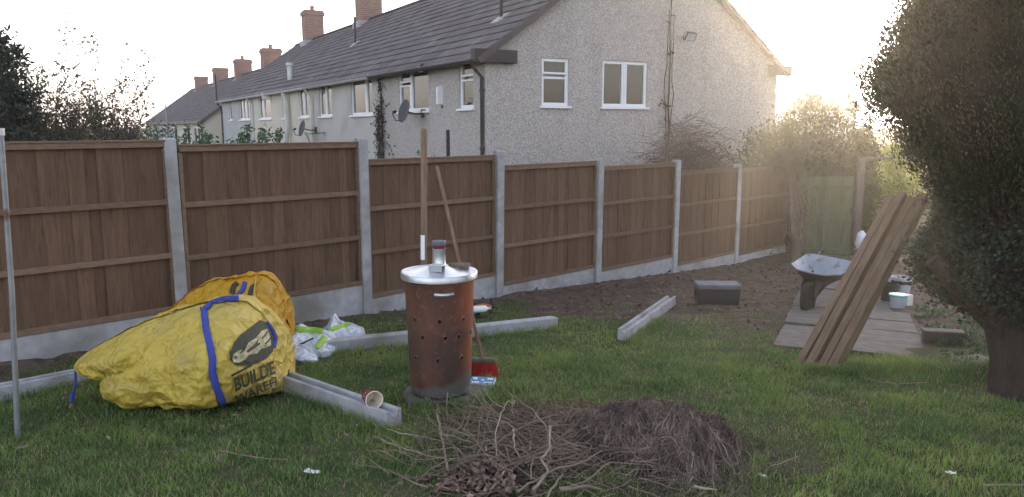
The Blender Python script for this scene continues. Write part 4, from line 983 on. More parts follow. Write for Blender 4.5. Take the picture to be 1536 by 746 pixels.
def small_box(name, label, cat, c, dims, rz, m, bevel=.008, tilt=0):
    mb = MB(); a, b_, h_ = dims; mb.box((-a/2, -b_/2, 0), (a/2, b_/2, h_)); o = mb.build(name, m, bevel=bevel); o.location = c; o.rotation_euler = (tilt, 0, rz); return tag(o, label, cat)
k_ = onground(1413, 513); kb = empty('brick_edging', (k_.x, k_.y, k_.z), R(-12), 'low brown brick edging of the bed by the tree', 'edging')
for i in range(2):
    mb = MB(); mb.box((-.078, -.05, 0), (.078, .05, .10)); o = mb.build('brick', M['ridge'], kb, bevel=.006); o.location = (-.08+i*.16, 0, random.uniform(-.01, 0))
mb = MB(); mb.box((-.17, -.06, .092), (.17, .06, .112)); mb.build('coping', M['slab'], kb, bevel=.006)
for u, v, w_, d_, rz, lab in ((1462, 548, .30, .22, .3, 'broken grey paving piece beside the conifer trunk'), (1425, 556, .36, .16, -.15, 'long broken paving piece at the corner of the path'), (1380, 476, .10, .08, .5, 'small stone at the edge of the path')):
    p = onground(u, v); small_box('paving_piece', lab, 'paving piece', p - Vector((0, 0, .02)), (w_, d_, .06), rz, M['slab'], .01)
# ground weeds in the bed
a = np.array([(x, y, G(x, y)+random.uniform(0, .06)) for x, y in ((random.uniform(3.4, 4.9), random.uniform(5.7, 8.6)) for _ in range(5200)) if (Vector((x, y, 0))-PS).dot(PQ) > .06 and noise.noise(Vector((x*2, y*2, 1))) > -.15])
tag(leaves('bed_weeds', a, .045, M['leafgreen'], None, asp=.35, up=1.0), 'low green weeds in the bed between path and conifer', 'weeds', kind='stuff')

# pots and tubs by the path
p = onground(1346, 462)
def lathe_thing(name, label, cat, loc, parts, rz=0, tilt=None):
    r0 = empty(name, loc, rz, label, cat)
    if tilt: r0.rotation_euler = tilt
    for nm, prof_, m in parts: mb = MB(); mb.lathe(prof_, 20); mb.build(nm, M[m], r0, smooth=True)
    return r0
pz_ = lambda u, v: onground(u, v)
lathe_thing('plastic_tub', 'pale plastic tub with a teal lid by the path', 'tub', pz_(1346, 462), [('tub_body', [(.0, 0), (.075, 0), (.090, .13), (.095, .13), (.095, .14), (.09, .14)], 'palegrey'), ('tub_lid', [(.09, .138), (.10, .138), (.10, .16), (.07, .165), (0, .167)], 'teal')])
lathe_thing('bucket', 'small pale bucket with a dark band behind the teal lidded tub', 'bucket', pz_(1350, 450), [('bucket_body', [(.0, 0), (.09, 0), (.115, .27), (.12, .27), (.12, .28), (.108, .28), (.085, .02), (0, .02)], 'palegrey'), ('dark_band', [(.112, .20), (.118, .20), (.1205, .24), (.114, .24)], 'dark')])
lathe_thing('plastic_pot', 'dark round pot standing left of the teal lidded tub', 'pot', pz_(1332, 452), [('pot_body', [(.0, 0), (.08, 0), (.10, .2), (.11, .2), (.11, .22), (.1, .22), (.075, .02), (0, .02)], 'black')])
small_box('white_carton', 'small white carton at the right of the tubs', 'carton', pz_(1361, 458), (.09, .07, .13), .3, M['litter'], .005)
p = at(1291, 374, 12.6); gz = G(p.x, p.y)
lathe_thing('clay_pot', 'dark brown clay pot behind the gate post carrying a white bag', 'pot', (p.x, p.y, gz), [('pot_body', [(0, 0), (.07, 0), (.10, p.z-gz-.03), (.11, p.z-gz-.03), (.11, p.z-gz), (.09, p.z-gz)], 'ridge')])
mb = MB(); mb.lathe([(0, 0), (.07, .01), (.095, .08), (.085, .18), (.06, .26), (.02, .31), (0, .31)], 18)
mb.v = [(x*(1+.35*noise.noise(Vector((x*9, y*9, z*9)))), y*(1+.3*noise.noise(Vector((x*9, y*9, z*9+4)))), z) for x, y, z in mb.v]
o = mb.build('crumpled_bag', M['sackwhite'], smooth=True); o.location = p; tag(o, 'crumpled white bag on the clay pot right of the gate', 'bag')

# ------------------------------------------------------------------ leaning timbers
A_ = Vector((2.215, 5.76, G(2.2, 5.76)-.01)); hdir = Vector((.78, .625, 0)).normalized(); rdir = Vector((.625, -.78, 0)).normalized()
for i, (L_, off, lab) in enumerate(((1.84, 0, 'leftmost of four brown timbers leaning on the conifer'), (1.86, .01, 'second from left of four brown timbers leaning on the conifer, palest'), (1.83, .0, 'third from left of four brown timbers leaning on the conifer'), (1.85, .015, 'rightmost of four brown timbers leaning on the conifer, broad side in shade'))):
    el = R(43.4 + (-.15, .1, 0, .15)[i]); ax = hdir*math.cos(el) + Vector((0, 0, math.sin(el))); nn = ax.cross(rdir).normalized()
    if nn.z < 0: nn = -nn
    c = A_ + rdir*(i*.088) + nn*off*1.6
    mt = Matrix((( rdir.x, nn.x, ax.x, c.x), (rdir.y, nn.y, ax.y, c.y), (rdir.z, nn.z, ax.z, c.z), (0, 0, 0, 1)))
    mb = MB(); w_ = (.060, .068, .062, .066)[i]; N_ = 14
    pts = []
    for k in range(N_+1):
        t = k/N_; bo = .003*math.sin(t*3.1)*((-1)**i); 
        pts.append([(-w_/2+bo, -.10, t*L_), (w_/2+bo, -.10, t*L_), (w_/2+bo, 0, t*L_), (-w_/2+bo, 0, t*L_)])
    vs_ = [q for r_ in pts for q in r_]; fs = [(3, 2, 1, 0), tuple(4*N_+q for q in range(4))] + [(4*k+q, 4*k+(q+1) % 4, 4*k+4+(q+1) % 4, 4*k+4+q) for k in range(N_) for q in range(4)]
    mb.add(vs_, fs); o = mb.build('leaning_timber', M['timber'], bevel=.004); o.matrix_basis = mt
    tag(o, lab, 'timber', 'brown timbers leaning against the conifer')

# ------------------------------------------------------------------ concrete posts on the ground
def lying_post(p0, p1, label, rollz=0, groove=True, ext=(0, 0), lift=.0):
    p0 = Vector(p0); p1 = Vector(p1); d = (p1-p0); L_ = d.length; d.normalize(); p0 = p0 - d*ext[0]; L_ += ext[0]+ext[1]
    side = d.cross(Vector((0, 0, 1))).normalized(); up = side.cross(d)
    w, hh, gw, gd_ = .055, .105, .027, .030
    sec = [(-w, 0), (w, 0), (w, hh), (gw, hh), (gw-.004, hh-gd_), (-gw+.004, hh-gd_), (-gw, hh), (-w, hh)] if groove else [(-w, 0), (-w+.02, -.0), (w, 0), (w, hh*.5), (w, hh-.006), (w-.006, hh), (-w+.006, hh), (-w, hh-.006)]
    mb = MB(); N_ = 10; n = len(sec); vs_ = []
    for k in range(N_+1):
        c = p0 + d*(L_*k/N_); vs_ += [c + side*a + up*b_ for a, b_ in sec]
    vs_ = [q - p0 for q in vs_]
    fs = [tuple(range(n-1, -1, -1)), tuple(N_*n+q for q in range(n))] + [(k*n+q, k*n+(q+1) % n, (k+1)*n+(q+1) % n, (k+1)*n+q) for k in range(N_) for q in range(n)]
    mb.add(vs_, fs); o = mb.build('concrete_post', M['concrete'], bevel=.004); o.location = p0 + Vector((0, 0, lift)); return tag(o, label, 'concrete post', 'spare concrete fence posts lying on the lawn')
q0, q1 = onground(592, 644), onground(426, 585)
lying_post(q0, q1, 'grooved concrete post lying from the yellow bag with a paper cup on it', ext=(0, 1.0), lift=.01)
lying_post(onground(478, 531), onground(832, 491), 'concrete post lying behind the rusty incinerator', groove=False, lift=.005)
lying_post(onground(935, 513), onground(1006, 459), 'grooved concrete post lying alone at the edge of the bare soil', lift=.01)
lying_post(onground(-60, 612), onground(112, 580), 'concrete post lying near the steel pole at the left edge', ext=(.3, .5), lift=.0)

# paper cup on the grooved post
cd = (q1-q0).normalized(); cp_ = q0 + cd*.22 + Vector((0, 0, .142)); fd = (Vector((0, 0, EYE))-cp_); fd.z = 0; fd.normalize(); fd = (fd*.9 + Vector((.30, 0, .12))).normalized()
cup = empty('paper_cup', cp_, 0, 'maroon paper cup on its side on the grooved concrete post', 'cup'); cup.scale = (1.2, 1.2, 1.2); cup.rotation_mode = 'QUATERNION'; cup.rotation_quaternion = fd.to_track_quat('Z', 'Y')
mb = MB(); mb.lathe([(.0, -.06), (.030, -.06), (.030, -.055), (.042, .05)], 24, cap=False); mb.build('cup_body', M['maroon'], cup, smooth=True)
mb = MB(); mb.lathe([(.0, -.05), (.028, -.05), (.0405, .052), (.043, .054), (.045, .050), (.042, .046)], 24, cap=False); mb.build('cup_lining', M['paper'], cup, smooth=True)
mb = MB()
for a0_ in (2.2, 3.6):
    for k in range(7):
        a = a0_+k*.13; r_ = .0385; z = -.01+.018*math.sin(k*2.3); mb.add([(r_*1.02*math.cos(a), r_*1.02*math.sin(a), z), (r_*1.02*math.cos(a+.1), r_*1.02*math.sin(a+.1), z+.003), (r_*1.04*math.cos(a+.06), r_*1.04*math.sin(a+.06), z+.015)], [(0, 1, 2)])
mb.build('print', M['paper'], cup)

# ------------------------------------------------------------------ incinerator
rust = bpy.data.materials.new('burnt rusty steel'); rust.use_nodes = True; nt = rust.node_tree; L = nt.links.new; b = nt.nodes['Principled BSDF']
tc = nd(nt, 'ShaderNodeTexCoord'); sx = nd(nt, 'ShaderNodeSeparateXYZ'); L(tc.outputs['Object'], sx.inputs[0])
def nz2(s_, d_=6, st=(1, 1, 1)):
    mp = nd(nt, 'ShaderNodeMapping'); mp.inputs['Scale'].default_value = st; L(tc.outputs['Object'], mp.inputs[0])
    n = nd(nt, 'ShaderNodeTexNoise'); n.inputs['Scale'].default_value = s_; n.inputs['Detail'].default_value = d_; L(mp.outputs[0], n.inputs['Vector']); return n.outputs['Fac']
def mth(op, a, b_):
    m_ = nd(nt, 'ShaderNodeMath', operation=op)
    for k, q in ((0, a), (1, b_)):
        if isinstance(q, (int, float)): m_.inputs[k].default_value = q
        else: L(q, m_.inputs[k])
    return m_.outputs[0]
base = mixc(rng_(nz2(5, 7, (1, 1, .5)), .38, .62), (.135, .052, .034), (.070, .036, .028))
base = mixc(rng_(nz2(30, 4), .55, .75), base, (.24, .085, .04))
soot = mth('SUBTRACT', 1.0, mth('ABSOLUTE', mth('MULTIPLY', mth('SUBTRACT', sx.outputs[2], .30), 3.0), 0))
soot = rng_(mth('ADD', soot, mth('MULTIPLY', nz2(4, 5), 1.2)), .9, 1.7)
base = mixc(mth('MULTIPLY', soot, .75), base, (.045, .035, .032))
hot = rng_(mth('ADD', mth('MULTIPLY', sx.outputs[0], 2.6), mth('MULTIPLY', nz2(3.5, 5), .8)), .72, 1.0)
base = mixc(mth('MULTIPLY', hot, .7), base, (.36, .095, .035))
gal = rng_(mth('ADD', mth('ADD', sx.outputs[2], mth('MULTIPLY', sx.outputs[0], -.25)), mth('MULTIPLY', nz2(6, 5), .12)), .145, .125)
gmx = nd(nt, 'ShaderNodeMapRange'); gmx.inputs[1].default_value = .195; gmx.inputs[2].default_value = .165; L(mth('ADD', mth('ADD', sx.outputs[2], mth('MULTIPLY', sx.outputs[0], -.25)), mth('MULTIPLY', nz2(6, 5), .12)), gmx.inputs[0])
base = mixc(gmx.outputs[0], base, (.15, .145, .135))
L(base, b.inputs['Base Color']); L(mth('MULTIPLY', gmx.outputs[0], .5), b.inputs['Metallic']); b.inputs['Roughness'].default_value = .62
bp = nd(nt, 'ShaderNodeBump'); bp.inputs['Strength'].default_value = .35; bp.inputs['Distance'].default_value = .01; L(nz2(22, 6), bp.inputs['Height']); L(bp.outputs[0], b.inputs['Normal'])
IX, IY, IS = -.475, 4.93, 1.13; iz = G(IX, IY, False)
mb = MB(); n = 10
sl_ = [(.30*math.cos(2*math.pi*k/12+.2)*random.uniform(.93, 1.05), .30*math.sin(2*math.pi*k/12+.2)*random.uniform(.93, 1.05)) for k in range(12)]
mb.add([(x, y, -.05) for x, y in sl_] + [(x, y, .016) for x, y in sl_] + [(x*.97, y*.97, .022) for x, y in sl_], [tuple(range(11, -1, -1)), tuple(range(24, 36))] + [(a*12+k, a*12+(k+1) % 12, a*12+12+(k+1) % 12, a*12+12+k) for a in (0, 1) for k in range(12)])
o = mb.build('base_slab', M['slab']); o.location = (IX+.03, IY-.02, iz); tag(o, 'rough grey slab under the rusty incinerator', 'slab')
inc = empty('garden_incinerator', (IX, IY, iz-.015), 0, 'rusty brown garden incinerator bin with a shiny zinc lid', 'incinerator')
mb = MB(); inc.scale = (1, 1, IS); bodyp = [(.190, .045), (.198, .05), (.200, .10), (.201, .105), (.203, .11), (.214, .42), (.216, .425), (.216, .44), (.217, .445), (.226, .735), (.229, .74), (.229, .75)]
mb.lathe(bodyp, 64); mb.v = [(x*(1+.008*noise.noise(Vector((x*6, y*6, z*5)))), y*(1+.008*noise.noise(Vector((x*6, y*6, z*5+3)))), z) for x, y, z in mb.v]
body = mb.build('bin_body', rust, inc, smooth=True)
bvh = BVHTree.FromPolygons([Vector(p) + inc.location for p in mb.v], mb.f)
for hx, hy in ((117, 357), (219, 366), (317, 355), (86, 414), (150, 431), (243, 435), (298, 427), (346, 408), (212, 528), (310, 515), (122, 515)):
    r_ = ray(580+hx/2.761, 350+hy/2.761).normalized(); r_ = Vector((r_.x, r_.y, r_.z/IS)).normalized(); h_, nn, _, _ = bvh.ray_cast(Vector((0, 0, inc.location.z+(EYE-inc.location.z)/IS)), r_)
    if h_ is None: continue
    if nn.dot(r_) > 0: nn = -nn
    q = Matrix.Translation(h_ - inc.location) @ nn.to_track_quat('Z', 'Y').to_matrix().to_4x4()
    mb = MB(); mb.lathe([(0, .0015), (.0095, .0015)], 12, q); ho = mb.build('air_hole', M['hole'], inc)
    mb = MB(); mb.lathe([(.0095, .001), (.011, .005), (.016, .001), (.017, 0)], 12, q); mb.build('hole_rim', rust, ho)
for a in (2.2, 4.3, 6.0):
    mb = MB(); x, y = .175*math.cos(a), .175*math.sin(a); mb.box((x-.018, y-.018, -.01), (x+.018, y+.018, .05)); mb.build('foot', M['steel'], inc)
mb = MB(); pts = []
for k in range(9):
    a = -math.pi/2 + .22 + (k-4)*.062; bow = .02*math.sin(math.pi*k/8); pts.append((( .226+bow)*math.cos(a), (.226+bow)*math.sin(a), .655))
mb.tube(pts, .0125, 8); mb.build('side_handle', M['steel'], inc, smooth=True)
mb = MB(); mb.tube([(x*.985, y*.985, z) for x, y, z in (pts[0], pts[-1])], .004, 6)
lidz = .745
mb = MB(); mb.lathe([(.247, lidz-.026), (.2505, lidz-.026), (.2505, lidz+.004), (.246, lidz+.010), (.236, lidz+.004), (.22, lidz+.006), (.12, lidz+.026), (.05, lidz+.042)], 56)
lid = mb.build('lid', M['lid'], inc, smooth=True)
mb = MB(); mb.lathe([(.050, lidz+.035), (.045, lidz+.045), (.041, lidz+.135), (.044, lidz+.14), (.040, lidz+.14), (.038, lidz+.05)], 28); mb.build('spout', M['lid'], lid, smooth=True)
mb = MB(); hx, hy = -.008, -.11
mb.prism([(-.028, 0), (-.028, .038), (.028, .038), (.028, 0), (.021, 0), (.021, .031), (-.021, .031), (-.021, 0)], -.05, .04, Matrix.Translation((hx, hy, lidz+.025)) @ Matrix.Rotation(R(70), 4, 'Z')); mb.build('lid_handle', M['steel'], lid, bevel=.002)
jar = empty('lidded_tin', (IX, IY, iz-.015+IS*(lidz+.1402)), 0, 'small dark tin with a red band on top of the lid spout', 'tin')
mb = MB(); mb.lathe([(0, 0), (.039, 0), (.041, .004), (.040, .022)], 28); mb.build('red_band', M['maroon'], jar, smooth=True)
mb = MB(); mb.lathe([(.041, .022), (.046, .024), (.047, .042), (.044, .050), (.036, .052), (.034, .047), (0, .046)], 28); mb.build('tin_lid', M['boxlid'], jar, smooth=True)
# gloves / pliers on the lid
gl = empty('work_gloves', (IX+.10, IY+.02, iz-.015+IS*(lidz+.024)), R(12), 'dirty work gloves folded on the incinerator lid beside the spout', 'gloves')
for k, (dx, dz, rz_) in enumerate(((0, .0, .1), (.012, .018, -.15))):
    mb = MB(); mb.lathe([(0, -.055), (.025, -.05), (.032, -.02), (.030, .02), (.024, .05), (0, .056)], 14, Matrix.Translation((dx, 0, dz)) @ Matrix.Rotation(rz_, 4, 'Z') @ Matrix.Rotation(R(90), 4, 'Y') @ Matrix.Diagonal((.45, 1, 1, 1)))
    for f in range(4): mb.tube([(dx+.045, -.022+f*.014, dz), (dx+.07, -.026+f*.016, dz+.004), (dx+.09+.005*(f % 2), -.026+f*.016, dz-.004)], [.009, .008, .006], 8)
    mb.tube([(dx-.01, -.028, dz), (dx+.02, -.045, dz+.002), (dx+.04, -.05, dz-.002)], [.010, .009, .007], 8)
    mb.v = [(x, y, z+.004*noise.noise(Vector((x*60, y*60, z*60)))) for x, y, z in mb.v]; mb.build('glove', M['glove'], gl, smooth=True)

# wooden pole with sticker and broom behind the incinerator
pb = Vector((-.66, 5.55, G(-.66, 5.55))); pt_ = at(636, 193, 5.62)
pl_ = empty('wooden_pole', pb, 0, 'tall thick wooden pole with a white sticker behind the incinerator', 'pole')
mb = MB(); dv = pt_-pb; mb.tube([(0, 0, -.05), tuple(dv*.5), tuple(dv*.985), tuple(dv)], [.022, .0235, .024, .017], 14); mb.build('shaft', M['polewood'], pl_, smooth=True)
t0 = at(633, 390, 5.56); t1 = at(634, 353, 5.57)
f0 = (t0.z-pb.z)/dv.z; f1 = (t1.z-pb.z)/dv.z; mb = MB()
ps = []
for f_ in (f0, f1):
    for k in range(5):
        a = -math.pi/2-.5 + (k-2)*.42; c = dv*f_; ps.append((c.x+.0248*math.cos(a), c.y+.0248*math.sin(a), c.z))
mb.add(ps, [(k, k+1, k+6, k+5) for k in range(4)]); mb.build('sticker', M['white'], pl_)
bh = onground(731, 572); bh = Vector((bh.x, bh.y+.10, G(bh.x, bh.y+.1)))
broom = empty('broom', bh, 0, 'red bristled broom standing behind the incinerator with a thin wooden handle', 'broom')
mt = Matrix.Rotation(R(-6), 4, 'Z')
mb = MB(); mb.box((-.13, -.03, .115), (.065, .03, .152), mt); mb.build('stock', M['mossbar'], broom, bevel=.012)
mb = MB()
for k in range(520):
    x = random.uniform(-.125, .058); y = random.uniform(-.024, .024); sp_ = 1.18; j = random.gauss(0, .006)
    mb.tube([mt @ Vector((x, y, .117)), mt @ Vector(((x+.03)*sp_-.03+j, y*1.5, random.uniform(.0, .012)))], .0016, 3, cap=False)
mb.build('bristles', M['red'], broom)['kind'] = 'stuff'
ht = at(655, 249, 5.5); mb = MB(); a = Vector((-.04, .0, .15)); e = ht - bh; mb.tube([a, a.lerp(e, .5), e], [.0125, .012, .0125], 10); mb.build('handle', M['polewood'], broom, smooth=True)
c = onground(724, 582); pk = empty('printed_packet', (c.x, c.y+.03, c.z+.03), R(-8), 'flat blue and white printed packet on the grass beside the broom', 'packet')
mb = MB(); mb.box((-.085, -.06, 0), (.085, .06, .022)); mb.build('packet_body', M['offwhite'], pk, bevel=.003)
mb = MB(); mb.box((-.080, -.055, .0222), (.080, .055, .0235)); mb.build('printed_face', M['blue'], pk)
mb = MB()
for x0, y0, w_, h_ in ((-.07, -.045, .05, .02), (-.07, .01, .03, .03), (.01, -.04, .06, .012), (-.01, -.005, .018, .018), (.03, .015, .04, .02)): mb.box((x0, y0, .0236), (x0+w_, y0+h_, .0242))
mb.build('print', M['white'], pk)
pk.rotation_euler = (R(6), 0, R(-8))
# cordless tool and white charger behind the incinerator
c = onground(722, 478); tl_ = empty('power_tool', (c.x, c.y+.05, c.z+.0), R(20), 'orange and black power tool on the ground behind the incinerator', 'power tool')
mb = MB(); mb.tube([(-.13, 0, .10), (.02, 0, .11), (.10, 0, .10)], [.03, .042, .028], 12); mb.build('motor_housing', M['orange'], tl_, smooth=True)
mb = MB(); mb.tube([(.10, 0, .10), (.15, 0, .10)], [.022, .012], 10); mb.build('chuck', M['black'], tl_)
mb = MB(); mb.tube([(-.03, 0, .09), (-.05, 0, .0)], [.024, .022], 10); mb.box((-.10, -.035, -.015), (.0, .035, .025)); mb.build('grip', M['black'], tl_, bevel=.006)
mb = MB(); mb.tube([(.10, .03, .12), (.13, .08, .18), (.16, .09, .10), (.12, .05, .02)], .008, 7); mb.build('cable', M['rubber'], tl_)
c = onground(722, 488); bt = empty('white_bottle', (c.x, c.y+.10, c.z+.105), R(15), 'small white plastic bottle lying on the post behind the incinerator', 'bottle')
mb = MB(); mb.lathe([(0, -.09), (.032, -.085), (.035, -.07), (.035, .04), (.012, .065), (.012, .09), (0, .09)], 18, Matrix.Translation((0, 0, .036)) @ Matrix.Rotation(R(90), 4, 'Y')); mb.build('bottle_body', M['white'], bt, smooth=True)
mb = MB(); mb.lathe([(.015, .075), (.015, .10), (0, .10)], 12, Matrix.Translation((0, 0, .036)) @ Matrix.Rotation(R(90), 4, 'Y')); mb.build('cap', M['palegrey'], bt)

# ------------------------------------------------------------------ steel pole, hose
pb = onground(25, 655); pt_ = at(1, 196, pb.y+.02); sp_ = empty('steel_pole', pb, 0, 'thin grey steel pole standing in the lawn at the left edge', 'pole')
dv = pt_-pb; mb = MB(); mb.tube([(0, 0, -.1), tuple(dv*.5 + Vector((.015, 0, 0))), tuple(dv)], [.0155, .0145, .0135], 12); mb.build('tube', M['pole'], sp_, smooth=True)
mb = MB(); mb.tube([tuple(dv*.985), tuple(dv*1.0 + Vector((0, 0, .012)))], [.019, .019], 10); mb.build('cap', M['offwhite'], sp_)
mb = MB(); hpnts = [onground(u, v) + Vector((0, 0, .022)) for u, v in ((-120, 612), (-40, 603), (20, 597), (60, 588), (100, 580), (125, 573), (150, 568))]
mb.tube(hpnts, .011, 8); o = mb.build('garden_hose', M['hose'], smooth=True); tag(o, 'green garden hose lying in the grass in front of the left concrete post', 'hose')
mb = MB(); c = at(672, 212, 13.2); mb.tube([(c.x, c.y, -2.1), (c.x, c.y, at(672, 195, 13.2).z)], .032, 8); o = mb.build('black_stake', M['black']); tag(o, 'thin black stake behind the fence in front of the pebbledash wall', 'stake')

# ------------------------------------------------------------------ tool box and wheelbarrow
c = onground(1079, 459); c.y += .13; c.z = G(c.x, c.y); tb = empty('tool_box', c, R(-3), 'dark plastic tool box with a dusty lid on the bare soil', 'box')
mb = MB(); mb.prism([(-.235, 0), (.235, 0), (.25, .19), (-.25, .19)], -.13, .13); mb.build('box_body', M['black'], tb, bevel=.012)
mb = MB(); mb.box((-.255, -.137, .192), (.255, .137, .245)); mb.build('lid', M['boxlid'], tb, bevel=.014)
mb = MB(); mb.box((-.262, -.05, .10), (-.247, .05, .16)); mb.build('side_latch', M['black'], tb, bevel=.004)
tb.scale = (1, 1, 1.0)
wb_c = onground(1213, 464); fwd = Vector((-.62, -.78, 0)).normalized()
wb = empty('wheelbarrow', (wb_c.x+.28, wb_c.y+.33, G(wb_c.x+.26, wb_c.y+.3)), math.atan2(fwd.y, fwd.x), 'wheelbarrow with a pale muddy galvanised tray beside the leaning timbers', 'wheelbarrow')
rim = [(.46, .16), (.50, 0), (.46, -.16), (.30, -.27), (-.30, -.29), (-.36, -.24), (-.38, 0), (-.36, .24), (-.30, .29), (.30, .27)]
bot = [(x*.52+.02, y*.58) for x, y in rim]
zt_ = lambda x, y: .50 - .025*(x/.5) - .03*(y/.29)
mb = MB(); n = len(rim); rows = []
for f in (0, .33, .66, 1.0): rows.append([(b_[0]+(a[0]-b_[0])*f**.8, b_[1]+(a[1]-b_[1])*f**.8, .33+(zt_(*a)-.33)*f) for a, b_ in zip(rim, bot)])
rows.append([(a[0]*1.03, a[1]*1.04, zt_(*a)) for a in rim]); rows.append([(a[0]*1.03, a[1]*1.04, zt_(*a)-.018) for a in rim])
vs_ = [q for r_ in rows for q in r_]; mb.add(vs_, [tuple(range(n-1, -1, -1))] + [(k*n+q, k*n+(q+1) % n, (k+1)*n+(q+1) % n, (k+1)*n+q) for k in range(len(rows)-1) for q in range(n)])
o = mb.build('tray', M['barrow'], wb, smooth=True); so = o.modifiers.new('thick', 'SOLIDIFY'); so.thickness = .004
mb = MB(); rows2 = [[(x*1.01+.0, y*1.015, z-.012) for x, y, z in r_] for r_ in rows[:4]]; vs_ = [q for r_ in rows2 for q in r_]
mb.add(vs_, [tuple(range(n-1, -1, -1))] + [(k*n+q, k*n+(q+1) % n, (k+1)*n+(q+1) % n, (k+1)*n+q) for k in range(3) for q in range(n)]); mb.build('tray_underside', M['black'], wb, smooth=True)
wm = Matrix.Translation((.52, 0, .18)) @ Matrix.Rotation(R(90), 4, 'X')
mb = MB(); mb.lathe([(.12, -.035), (.165, -.04), (.18, -.02), (.182, 0), (.18, .02), (.165, .04), (.12, .035), (.12, -.035)], 28, wm); wh = mb.build('wheel', M['rubber'], wb, smooth=True)
mb = MB(); mb.lathe([(0, -.02), (.03, -.03), (.119, -.024), (.119, .024), (.03, .03), (0, .02)], 20, wm); mb.build('rim', M['dark'], wh, smooth=True)
for sgn in (-1, 1):
    mb = MB(); mb.tube([(.52, sgn*.06, .18), (.25, sgn*.11, .30), (-.3, sgn*.20, .37), (-.72, sgn*.27, .52), (-.86, sgn*.27, .53)], .016, 8); fr_ = mb.build('frame', M['black'], wb, smooth=True)
    mb = MB(); mb.tube([(-.74, sgn*.27, .523), (-.88, sgn*.27, .532)], .022, 10); mb.build('grip', M['rubber'], fr_)
    mb = MB(); mb.tube([(-.12, sgn*.17, .34), (-.22, sgn*.20, .02), (-.30, sgn*.20, .0), (-.36, sgn*.20, .02), (-.34, sgn*.20, .36)], .013, 7); mb.build('leg', M['black'], wb, smooth=True)
    mb = MB(); mb.prism([(.18, .30), (.50, .40), (.56, .26), (.52, .16), (.44, .22)], sgn*.075-.004, sgn*.075+.004); mb.build('wheel_bracket', M['black'], wb)
mb = MB(); mb.add([(-.16, .292, .435), (-.03, .288, .435), (-.03, .262, .375), (-.16, .266, .375)], [(0, 1, 2, 3), (3, 2, 1, 0)]); lb = mb.build('white_label', M['litter'], wb); 

# ------------------------------------------------------------------ yellow builder's bags
def crease(p, f, st, seed):     # sharp-edged facets, as crumpled film makes them
    d_, _ = noise.voronoi(Vector((p.x*f*st[0]+seed, p.y*f*st[1], p.z*f*st[2]+seed*.7)), distance_metric='DISTANCE', exponent=2.5)
    return d_[0], d_[1]-d_[0]
def loft(stn, n_u=190, n_r=140, pw=2.5, crumple=.024, seed=0, yshear=0):
    """stations: (u, vtop, ytop, ybot_front, yback) -> closed sack resting on the ground"""
    S_ = np.array(stn, float); t = np.linspace(0, 1, len(S_)); tt = np.linspace(0, 1, n_u)
    sm = lambda c: np.interp(tt, t, S_[:, c])
    X, ZT, ZB, YF, YB = (sm(k) for k in range(5))
    for arr in (ZT, YF, YB, ZB):
        k_ = np.ones(5)/5; a = np.pad(arr, 2, 'edge'); arr[:] = np.convolve(a, k_, 'valid')
    vs_ = []; 
    for i in range(n_u):
        zc, hz_, yc, hy_ = (ZT[i]+ZB[i])/2, (ZT[i]-ZB[i])/2, (YF[i]+YB[i])/2, (YB[i]-YF[i])/2
        for k in range(n_r):
            a = 2*math.pi*k/n_r; c_, s_ = math.cos(a), math.sin(a)
            y = yc - hy_*math.copysign(abs(c_)**(2/pw), c_); z = zc + hz_*math.copysign(abs(s_)**(2/pw), s_)
            if s_ < 0:
                y = yc - hy_*math.copysign(abs(c_)**(2/6.0), c_); z = zc + hz_*math.copysign(abs(s_)**(2/2.6), s_)
            if c_ > 0: y += hy_*.30*max(0, (z-zc)/max(hz_, .01))**1.3    # front leans back towards the top
            p = Vector((X[i], y, z)); q = p*1.0
            d1 = noise.noise(Vector((q.x*3.0+seed, q.y*3, q.z*3.4)))*.035
            wq = q + Vector((noise.noise(q*3.1+Vector((seed, 0, 0))), 0, noise.noise(q*3.1+Vector((0, seed, 5)))))*.10
            wr = Vector((wq.x*.88+wq.z*.48, wq.y, -wq.x*.48+wq.z*.88))
            a1, b1 = crease(wr, 3.6, (.75, .8, 1.7), seed); a2, b2_ = crease(wr, 9.0, (.7, .8, 1.5), seed+3)
            d2 = (a1-.42)*crumple*1.5 + (a2-.42)*crumple*1.5
            a3, b3 = crease(Vector((q.x*.6-q.z*.8, q.y, q.x*.8+q.z*.6))*1.0, 19.0, (.6, .8, 1.6), seed+8); d3 = (a3-.42)*crumple*.55 - max(0, .10-b1)*crumple*2.0
            if seed == 2:
                fl = 1 - .92*sstep(-1.92, -1.76, q.x); d2 *= fl; d3 *= fl
            sc_ = min(1, hz_/.2)
            p += Vector((0, -c_, s_*.8))*(d1*.8-d2-d3)*sc_
            vs_.append(p)
    fs = [(i*n_r+k, (i+1)*n_r+k, (i+1)*n_r+(k+1) % n_r, i*n_r+(k+1) % n_r) for i in range(n_u-1) for k in range(n_r)]
    fs += [tuple(range(n_r)), tuple((n_u-1)*n_r+k for k in range(n_r-1, -1, -1))]
    return vs_, fs
def stn(rows, Yt):  # rows: (u, v_top, v_bottom or None, y_front, y_back) in photo pixels -> metres
    out = []
    for u, vt, vb, yf, yb in rows:
        x = at(u, (vt+(vb or vt+60))/2, (yf+yb)/2 - .15).x
        zt = at(u, vt, (yf+yb)/2).z; zb = at(u, vb, yf+.04).z if vb else G(x, (yf+yb)/2)-.02
        out.append((x, zt, zb, yf, yb))
    return out
bag = empty('yellow_bulk_bag', (-2.0, 4.8, G(-2, 4.8)), 0, 'slumped yellow builders bulk bag with blue straps and dark lettering', 'bag')
bl = bag.location
